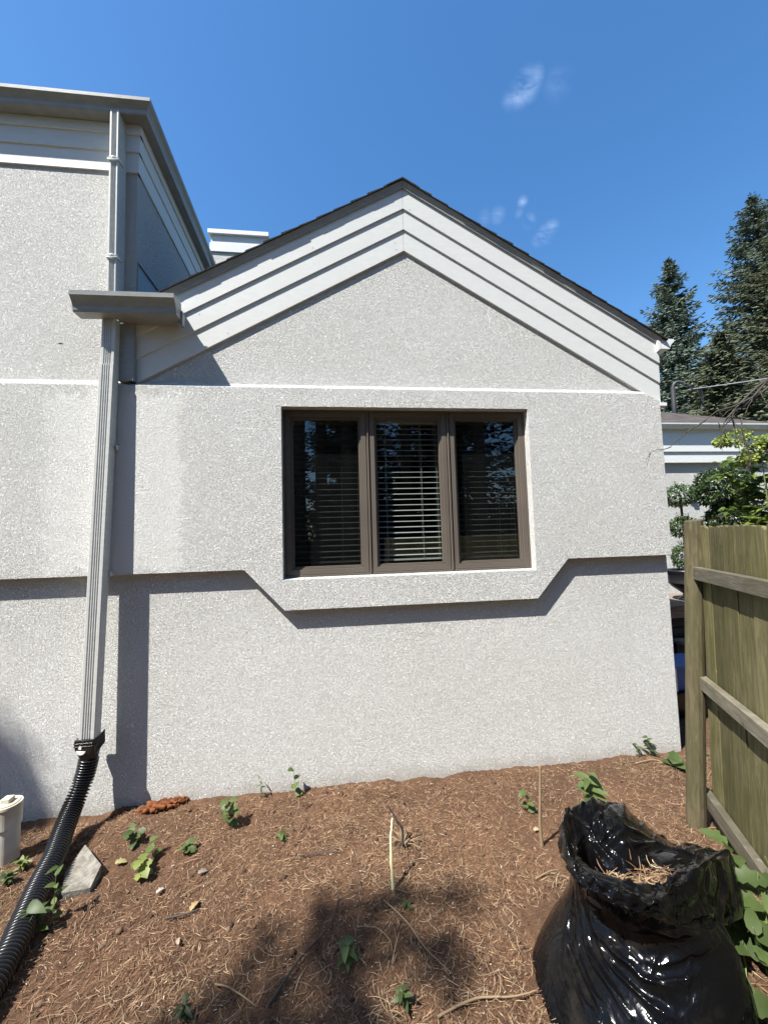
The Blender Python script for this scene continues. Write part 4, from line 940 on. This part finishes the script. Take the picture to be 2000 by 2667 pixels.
# ------------------------------------------------------------------ far wing of the house
wing = empty('low_building', (6.0, 6.0, GZ), 'low white stucco building with a shingled hip roof behind the fence', 'building')
MB().box((2.9, 6.085, GZ-.2), (8.2, 9.5, 1.45)).build('wall', STUCCO, wing, bevel=.004)
MB().box((2.8, 6.022, 1.155), (8.25, 6.10, 1.345)).build('frieze_board', WHITE, wing, bevel=.002)
MB().box((2.8, 6.0, 1.342), (8.27, 6.10, 1.74)).build('frieze_board', WHITE, wing, bevel=.002)
gutter_run('gutter', [(2.8, 5.998, 1.728), (8.29, 5.998, 1.728), (8.29, 9.5, 1.728)], WHITE, [(0,-1), (1,-1), (1,0)], h=.84, w=.95, parent=wing, capends=(True, False))
mb = MB(); e = [(2.7, 5.96), (8.32, 5.96)]
nc = 16
for k in range(nc):     # shingle courses on the front slope of the hip
    t0, t1 = k*.14, (k+1)*.14+.02
    for (xa0, xa1, xb0, xb1) in ((2.7, 8.32-t0, 2.7, 8.32-t1),):
        y0, y1, z0, z1 = 5.96+t0, 5.96+t1, 1.80+.49*t0, 1.80+.49*t1
        mb.add([(xa0, y0, z0+.014), (xa1, y0, z0+.014), (xb1, y1, z1+.002), (xb0, y1, z1+.002), (xa0, y0, z0-.004), (xa1, y0, z0-.004), (xb1, y1, z1-.01), (xb0, y1, z1-.01)], [(0,1,2,3),(0,4,5,1),(4,7,6,5),(1,5,6,2)])
mb.add([(8.32, 5.96, 1.80), (8.32, 9.6, 1.80), (6.1, 9.6, 2.88), (6.1, 8.2, 2.90)], [(0,1,2,3)])
mb.build('roof', SHING2, wing)
p = P(1828, 1365, 6.08)
mb = MB(); q = P(1800, 1298, 6.08); mb.box((q.x-.06, 6.05, q.z-.05), (q.x+.06, 6.084, q.z+.05)); mb.box((q.x-.045, 6.02, q.z-.03), (q.x+.045, 6.05, q.z+.035)); mb.build('wall_outlet', WHITE, wing, bevel=.004)
# service mast with weather head
ms = empty('service_mast', (8.76, 9.0, 2.0), 'dark electric service mast with curved weather head rising behind the low roof', 'mast')
MB().tube([(8.75, 9, 1.5), (8.76, 9, 3.0), (8.77, 9, 3.72)], .052, 12).build('pole', Mat('dark_metal', (.010,.010,.011), .7).m, ms, smooth=True)
MB().tube(spl([(8.77, 9, 3.70), (8.80, 8.98, 3.80), (8.88, 8.95, 3.84), (8.97, 8.9, 3.80), (9.01, 8.88, 3.74)], 6), .04, 10).build('weather_head', Mat('grey_metal', (.05,.05,.052), .5).m, ms, smooth=True)
mb = MB()
for k in range(3): mb.tube(spl([(9.01, 8.88, 3.76), (9.3, 8.8, 3.66-.1*k), (9.42, 8.8, 3.4-.15*k), (9.36, 8.85, 3.1)], 6), .010, 6)
mb.build('drip_loop', Mat('cable', (.03,.03,.03), .6).m, ms, smooth=True)
a = P(1790, 1015, 9); c_ = P(2000, 985, 7); c2 = P(2300, 930, 5)
tag(MB().tube(spl([a, c_, c2], 8), .010, 6).build('overhead_wire', Mat('wire', (.28,.29,.3), .5).m, smooth=True), 'grey overhead wire running from the service mast to the right', 'wire')

# deck, steps, urn and bins behind the fence
dk = empty('wooden_deck', (4.6, 4.5, GZ), 'dark timber deck with slatted skirt holding the black urn behind the fence', 'deck')
mb = MB()
for k in range(7): mb.box((3.4, 4.13+k*.115, -.90), (6.2, 4.13+k*.115+.108, -.868))
mb.build('deck_boards', DECKT, dk, bevel=.003)
MB().box((3.42, 4.16, -1.02), (6.18, 4.20, -.905)).build('rim_board', DECKT, dk, bevel=.003)
mb = MB()
for k in range(6): mb.box((3.44, 4.20, -1.13-k*.105), (6.15, 4.222, -1.035-k*.105))
mb.build('skirt', DECKW, dk, bevel=.003)
MB().box((3.44, 4.26, GZ), (6.1, 4.9, -.91)).build('deck_frame', DECKW, dk)
mb = MB(); mb.box((3.75, 3.80, -1.27), (5.2, 4.13, -1.235)); mb.box((3.8, 3.83, GZ), (5.15, 4.12, -1.28)); mb.build('step', DECKT, dk, bevel=.003)
UR = P(1790, 1485, 4.38); ux, uz = UR.x-.0, -.868
urn = empty('urn_planter', (ux, 4.4, uz), 'black footed urn planter on the dark deck at the corner of the wall', 'planter')
def lathe(mb, cx, cy, prof, n=36): mb.loft([[(cx+r*math.cos(2*math.pi*k/n), cy+r*math.sin(2*math.pi*k/n), z) for k in range(n)] for r, z in prof], cap=True)
mb = MB(); lathe(mb, ux, 4.4, [(.10, uz), (.11, uz+.02), (.06, uz+.05), (.05, uz+.08), (.10, uz+.12), (.165, uz+.17), (.19, uz+.205), (.20, uz+.215), (.193, uz+.225), (.205, uz+.33), (.222, uz+.355), (.224, uz+.375), (.20, uz+.375), (.19, uz+.35), (.02, uz+.35)])
mb.build('urn_body', Mat('urn_black', (.015,.015,.017), .35).m, urn, smooth=True)
def leafball(lv, c, r, n, L, w, mt=1., squash=1., jit=.25):
    for i in range(n):
        d = rdir(-1.5, 1.5); d = Vector((RNG.normal(), RNG.normal(), RNG.normal())).normalized()
        rr = r*(random.uniform(.55, 1.05)**.6)*(1+jit*(mnoise.noise(d*2.6+c)))
        p = c+Vector((d.x, d.y, d.z*squash))*rr
        lv.leaf(p, (d+Vector((RNG.normal(), RNG.normal(), RNG.normal()+.3))*.6), d+Vector((RNG.normal(), RNG.normal(), RNG.normal()))*.5, L*random.uniform(.6, 1.2), w*random.uniform(.7, 1.2), mt*random.uniform(.6, 1.35), shape=((0,.2),(.5,1),(1,0)))
    return lv
def topiary(name, x, y, balls, zb, label, n=900, L=.036, mat=DKLEAF, tint=1.):
    o = empty(name, (x, y, zb), label, 'topiary'); mb = MB(); top = balls[0][1]
    mb.tube(spl([(x, y, zb), (x+.008, y, (zb+top)/2), (x-.004, y, top)], 5), .014, 8); mb.build('trunk', BARK, o, smooth=True)
    for (dx, z, r, sq) in balls:
        lv = Leaves(); leafball(lv, Vector((x+dx, y, z)), r, int(n*(r/.14)**2), L, L*.5, tint, sq); 
        for k in range(18):   # stray shoots
            d = rdir(.2, 1.4); p = Vector((x+dx, y, z))+Vector((d.x, d.y, d.z*sq))*r
            for j in range(5): lv.leaf(p+d*.014*j, rdir(-.3, .9), d, L, L*.45, tint, shape=((0,.2),(.5,1),(1,0)))
        lv.build('foliage_ball', mat, o)
def zz(px, py, Y): return P(px, py, Y).z
topiary('topiary_tree', ux+.0, 4.4, [(-.02, zz(1770, 1292, 4.4), .155, .82), (.0, zz(1775, 1372, 4.4), .145, .78), (.02, zz(1780, 1448, 4.4), .16, .9)], uz+.34, 'small three ball topiary growing in the black urn', 1150, .034, DKLEAF, 1.5)
q = P(1890, 1275, 4.25)
topiary('topiary_tree', q.x, 4.25, [(-.03, q.z+.02, .30, .78), (.02, P(1900, 1345, 4.25).z-.03, .24, .7)], -.868, 'larger dark green two tier topiary behind the fence top', 1100, .045, DKLEAF, 1.)
# yellow green shrub at the right edge
hy = P(1990, 1250, 3.3)
sh = empty('hydrangea_shrub', (hy.x, 3.3, GZ), 'bright yellow green hydrangea bush rising above the fence at the right edge', 'shrub')
lv = Leaves(); st = MB()
for k in range(150):
    a = random.uniform(0, 6.28); top = Vector((hy.x+.10+random.uniform(-.27, .45), 3.35+random.uniform(-.3, .35), random.uniform(-.25, .80)))
    if k % 4 == 0: st.tube([Vector((hy.x+.15, 3.35, GZ)), (Vector((hy.x+.15, 3.35, GZ))+top)/2+Vector((0, 0, .2)), top], [.01, .007, .004], 5)
    for j in range(9):
        lv.leaf(top+rdir()*random.uniform(0, .09), rdir(-.3, .5), (random.uniform(-.5, .3), random.uniform(-.5, .3), 1), random.uniform(.06, .12), random.uniform(.045, .08), random.uniform(.55, 1.2), shape=HEART, droop=.4)
st.build('stems', STEM, sh); lv.build('foliage', LIMEL, sh)
lv = Leaves()
for (px, py, r) in ((1920, 1140, .10), (1962, 1172, .08), (1990, 1148, .08), (1945, 1195, .07), (1880, 1150, .06)):
    leafball(lv, P(px, py, 3.25), r, 260, .03, .026, 1.25, .7)
lv.build('flower_heads', YELG, sh)
# bins beside the house corner
q = P(1764, 1726, 3.35)
bn = empty('storage_crate', (3.2, 3.5, GZ), 'blue plastic crate with white tape on the black crate at the house corner', 'crate')
mb = MB()
def trough(x0, x1, y0, y1, z0, z1, t=.02): mb.loft([rect(z0, x0+t, x1-t, y0+t, y1-t), rect(z1-.03, x0, x1, y0, y1), rect(z1-.028, x0-.012, x1+.012, y0-.012, y1+.012), rect(z1, x0-.012, x1+.012, y0-.012, y1+.012), rect(z1-.004, x0+.02, x1-.02, y0+.02, y1-.02)])
trough(2.95, 3.4, 3.3, 3.62, -1.46, -1.235); mb.build('crate_body', Mat('blue_plastic', (.045,.14,.36), .4).m, bn, bevel=.003)
MB().box((2.975, 3.283, -1.45), (3.008, 3.296, -1.25)).build('tape', WHITE, bn)
mb = MB(); trough(2.93, 3.42, 3.28, 3.64, GZ, -1.465); tag(mb.build('black_crate', BLACKPL, bevel=.003), 'black plastic crate under the blue crate at the house corner', 'crate')

# ------------------------------------------------------------------ trees
def spruce(name, base, H, Rb, label, seed, mat=SPRUCE, dens=1., bare=.12, tint=1.3, group='spruces behind the low building'):
    r = random.Random(seed); o = empty(name, base, label, 'tree', group); b = Vector(base)
    MB().tube([b, b+Vector((.1, 0, H*.5)), b+Vector((0, 0, H*.985))], [H*.018, H*.011, .02], 8).build('trunk', BARK, o, smooth=True)
    V = []; Fc = []; C = []; br = MB()
    z = H*bare
    def spray(p, d, L, tn):
        d = d.normalized(); up = Vector((r.uniform(-.4,.4), r.uniform(-.4,.4), 1)); sd = d.cross(up).normalized(); w = L*r.uniform(.28, .42); n = len(V)
        q = p+d*L+Vector((0,0,r.uniform(-.10,.03)*L)); mid = p+d*L*.5+Vector((0,0,.07*L))
        V.extend([p, mid+sd*w*.5-Vector((0,0,.16*L)), q, mid-sd*w*.5-Vector((0,0,.16*L)), mid]); Fc.extend([(n, n+1, n+4), (n+1, n+2, n+4), (n+2, n+3, n+4), (n+3, n, n+4)])
        C.extend([(tn, tn, tn)]*5)
    while z < H*.985:
        f = 1-z/H
        rad = Rb*(f**.76)*(1 if f > .06 else .9)
        nb = int((10+7*f)*dens)
        for k in range(nb):
            a = r.uniform(0, 2*math.pi); L = rad*r.uniform(.6, 1.12)
            if r.random() < .07: L *= 1.2
            dz = .38-.75*f+r.uniform(-.1, .1)
            dirh = Vector((math.cos(a), math.sin(a), 0)); p0 = b+Vector((0, 0, z+r.uniform(-.15, .15)))
            n = max(3, int(L/.28)); tip = []
            for j in range(n+1):
                t = j/n; tip.append(p0+dirh*(L*t)+Vector((0, 0, L*(dz*t+.22*t*t))))
            br.tube([tip[0], tip[n//2], tip[-1]], [.035*f+.01, .018, .006], 4, cap=False)
            tn0 = tint*r.uniform(.65, 1.3)
            for j in range(1, n+1):
                t = j/n
                for s_ in (-1, 1):
                    for q in range(2):
                        d = dirh*r.uniform(.35, .9)+Vector((-dirh.y, dirh.x, 0))*s_*r.uniform(.3, 1.)+Vector((0, 0, r.uniform(-.45, .15)))
                        spray(tip[j]-dirh*r.uniform(0, .25)+Vector((0,0,r.uniform(-.12,.05))), d, r.uniform(.28, .62)*(1.15-.55*t)*(.6+.6*min(1, rad)), tn0*r.uniform(.75, 1.2))
            for q in range(2): spray(tip[-1]-dirh*.05, dirh+Vector((r.uniform(-.3,.3), r.uniform(-.3,.3), r.uniform(-.1,.5))), r.uniform(.25, .42)*(.5+.5*min(1, rad)), tn0*1.15)
        z += H*.0125+.09
    br.build('branches', BARK, o); fastmesh('crown', [tuple(v) for v in V], Fc, mat, o, False, cols=np.array(C)); return o
def tz(px, py, Y): return P(px, py, Y)
t1 = tz(1737, 672, 25); spruce('spruce_tree', (t1.x, 25, GZ), t1.z-GZ, 5.0, 'blue grey spruce with a pointed top standing alone above the low roof', 1)
t2 = tz(1952, 505, 24); spruce('spruce_tree', (t2.x, 24, GZ), t2.z-GZ, 6.6, 'tall spruce second from the right, taller than the lone blue grey one', 2, dens=1.05, tint=1.2)
t3 = tz(2050, 430, 20); spruce('spruce_tree', (t3.x, 20, GZ), t3.z-GZ, 6.0, 'tallest spruce cut off by the right edge', 3, SPRUCED, tint=1.3)
t4 = tz(1880, 900, 17); spruce('spruce_tree', (t4.x, 17, GZ), t4.z-GZ+.8, 4.0, 'dull green lower spruce between the two tall ones', 4, SPRUCED, tint=1.25)
t5 = tz(1700, 960, 31); spruce('spruce_tree', (t5.x-1, 34, GZ), 15, 5.5, 'dark spruce partly hidden by the gable roof', 5, SPRUCED, tint=.8)
# bare branches reaching in from the right
bt = empty('bare_tree', (5.2, 2.9, GZ), 'bare dead branches reaching in from the right over the low roof', 'tree')
rb = random.Random(9); mb = MB()
def twigs(a, b_, r0, depth, bend=.12):
    a = Vector(a); b_ = Vector(b_); n = 5; L = (b_-a).length; pts = [a]
    for i in range(1, n+1): pts.append(a.lerp(b_, i/n)+Vector((rb.uniform(-1,1), rb.uniform(-.6,.6), rb.uniform(-1,1)))*bend*L*.25*(1 if i < n else 0))
    mb.tube(pts, [max(.0012, r0*(1-.8*i/n)) for i in range(n+1)], 6)
    if depth:
        for k in range(5):
            i = rb.randint(1, n-1); q = pts[i]; d = (b_-a).normalized(); o_ = Vector((rb.uniform(-1,1), rb.uniform(-.6,.6), rb.uniform(-1.2,.7)))
            e_ = q+(d*.7+o_*.6).normalized()*L*rb.uniform(.18, .38); twigs(q, e_, r0*.38, depth-1)
Yb = 2.65
main = [P(2250, 820, Yb), P(2000, 985, Yb), P(1905, 1075, Yb), P(1880, 1110, 2.6)]
mb.tube(spl([Vector((5.2, 2.9, GZ)), Vector((5.0, 2.95, .5)), P(2450, 900, Yb), P(2250, 840, Yb)], 5), [.07]*5+[.05]*5+[.022]*6, 10)
mb.tube(spl(main, 5), [.012-.0006*i for i in range(16)], 8)
twigs(P(2000, 985, Yb), P(1872, 1120, Yb), .010, 1)
twigs(P(2010, 1000, Yb), P(1835, 1095, 2.6), .012, 1); twigs(P(1835, 1095, 2.6), P(1745, 1165, 2.55), .007, 1); twigs(P(1745, 1165, 2.55), P(1692, 1178, 2.5), .004, 0)
twigs(P(1692, 1178, 2.5), P(1684, 1212, 2.5), .0025, 0); twigs(P(1694, 1180, 2.5), P(1678, 1206, 2.5), .0022, 0)
twigs(P(1930, 1090, Yb), P(1960, 1240, Yb), .007, 1); twigs(P(1905, 1075, Yb), P(1925, 1180, Yb), .006, 1)
twigs(P(1870, 1100, Yb), P(1880, 1175, Yb), .005, 0); twigs(P(1880, 1120, Yb), P(1905, 1165, Yb), .005, 0)
twigs(P(2100, 860, Yb), P(1990, 860, Yb), .009, 1); twigs(P(2100, 870, Yb), P(1960, 960, Yb), .008, 1)
mb.build('branches', DBARK, bt, smooth=True)

# pines behind the camera: they shade the foreground and show in the glass
def pine(name, base, H, label, limbs, seed):
    r = random.Random(seed); b = Vector(base); o = empty(name, base, label, 'tree', 'pines behind the viewer')
    MB().tube([b, b+Vector((.1, .05, H*.5)), b+Vector((0, 0, H))], [.26, .2, .05], 10).build('trunk', BARK, o, smooth=True)
    lb = MB(); V = []; Fc = []; C = []
    def tuft(p, s, wd=.012):
        for k in range(26):
            d = Vector((r.gauss(0,1), r.gauss(0,1), r.gauss(0,.7))).normalized()*s*r.uniform(.5, 1.2); sd = d.orthogonal().normalized()*wd; n = len(V); q = p+Vector((r.gauss(0,1), r.gauss(0,1), r.gauss(0,.6)))*s*.6
            V.extend([q-sd, q+sd, q+d]); Fc.append((n, n+1, n+2)); C.extend([(r.uniform(.7,1.2),)*3]*3)
    def limb(a, e_, r0, ntuft, s, wd=.012):
        a = Vector(a); e_ = Vector(e_); pts = [a.lerp(e_, i/6)+Vector((0, 0, .12*math.sin(i)))*(i not in (0, 6)) for i in range(7)]
        lb.tube(pts, [r0*(1-.13*i) for i in range(7)], 6)
        for k in range(ntuft):
            t = r.uniform(.45, 1.02) if wd < .02 else 1-abs(r.gauss(0, .03))
            sp_ = .35 if wd < .02 else .10
            tuft(a.lerp(e_, t)+Vector((r.gauss(0,sp_), r.gauss(0,sp_), r.gauss(0,.12))), s, wd)
    for L in limbs: limb(*L)
    z = H*.35
    while z < H:
        for k in range(2):
            a = r.uniform(0, 6.28); L = (H-z)*.28+.7; limb(b+Vector((0,0,z)), b+Vector((math.cos(a)*L, math.sin(a)*L, z+.3)), .04, int(5+L*3), .22)
        z += .75
    lb.build('limbs', BARK, o, smooth=True); fastmesh('crown', [tuple(v) for v in V], Fc, SPRUCED, o, False, cols=np.array(C)); return o
def shade(px, py, t):   # the point t sun-steps above a ground point
    q = G(px, py); return q+Vector((-1.59, -1, 2.8))*t
L0 = []
base = Vector((-13.5, -2.5, GZ))
for (px, py, n) in ((1190, 2290, 2), (1150, 2390, 3), (900, 2430, 1), (760, 2640, 3), (1010, 2610, 3), (1110, 2560, 1)):
    e_ = shade(px, py, 3.1); L0.append(((base.x, base.y, e_.z-.6), tuple(e_), .015, n*2, .10, .03))
for (px, py, n) in ((-60, 1990, 14), (-10, 2090, 12), (-90, 1900, 10)):
    e_ = P(px, py, 2.85)+Vector((-1.59, -1, 2.8))*3.0; L0.append(((base.x, base.y, e_.z-.6), tuple(e_), .04, n, .16, .035))
pine('pine_tree', base, 15, 'tall pine standing left behind the viewer', L0, 31)
LBL = ('tall pine behind the viewer, trunk farthest left of the front row', 'slim pine behind the viewer next to the leftmost trunk', 'pine behind the viewer straight behind the photographer', 'pine behind the viewer right of the middle one',
 'thick pine behind the viewer, third from the right', 'pine behind the viewer, second from the right', 'pine behind the viewer, farthest right', 'pine behind the viewer set back on the far left')
for k, (x, y, h) in enumerate(((-1.35, -8.2, 14), (-.62, -9.4, 15), (.35, -8.6, 13), (1.5, -10, 16), (2.6, -8.8, 14), (4.0, -9.5, 15), (5.6, -9, 15), (-3.4, -10, 15))):
    pine('pine_tree', (x, y, GZ), h, LBL[k], [], 40+k)
for k, (x, y, h, rr, lab) in enumerate(((-15, -9, 13, 3.6, 'leftmost dense spruce of the added dark row behind the viewer'), (-9.5, -12, 15, 4.2, 'second spruce from the left in the added dark row behind the viewer'), (-4.5, -15, 16, 4.4, 'third spruce from the left in the added dark row behind the viewer'),
     (.8, -15, 15, 3.6, 'middle spruce of the added dark row behind the viewer'), (5.2, -13, 16, 4.4, 'third spruce from the right in the added dark row behind the viewer'), (10, -10, 15, 4.4, 'second spruce from the right in the added dark row behind the viewer'), (14, -4, 14, 4.2, 'rightmost dense spruce of the added dark row behind the viewer'))):
    spruce('spruce_tree', (x, y, GZ), h, rr, lab, 60+k, SPRUCED, dens=.8, bare=.02, tint=.8, group='added spruces behind the viewer')  # unseen row, added to block sky light and lower the ambient on the walls
hd = empty('hedge', (0, -10.5, GZ), 'unseen dark hedge added behind the viewer to darken the window reflection', 'hedge'); V = []; Fc = []; C = []; r = random.Random(5)  # unseen hedge, added so the glass reflects something dark low down
for k in range(26000):
    p = Vector((r.uniform(-16, 16), -10.5+r.uniform(-.7, .7), GZ+r.uniform(0, 3.6)*(.85+.15*math.sin(k)))); d = Vector((r.gauss(0,1), r.gauss(0,1), r.gauss(0,1))).normalized()*.14; e_ = d.orthogonal().normalized()*.07; n = len(V)
    V.extend([p-e_, p+e_, p+d]); Fc.append((n, n+1, n+2)); C.extend([(r.uniform(.6, 1.1),)*3]*3)
fastmesh('foliage', [tuple(v) for v in V], Fc, SPRUCED, hd, False, cols=np.array(C))
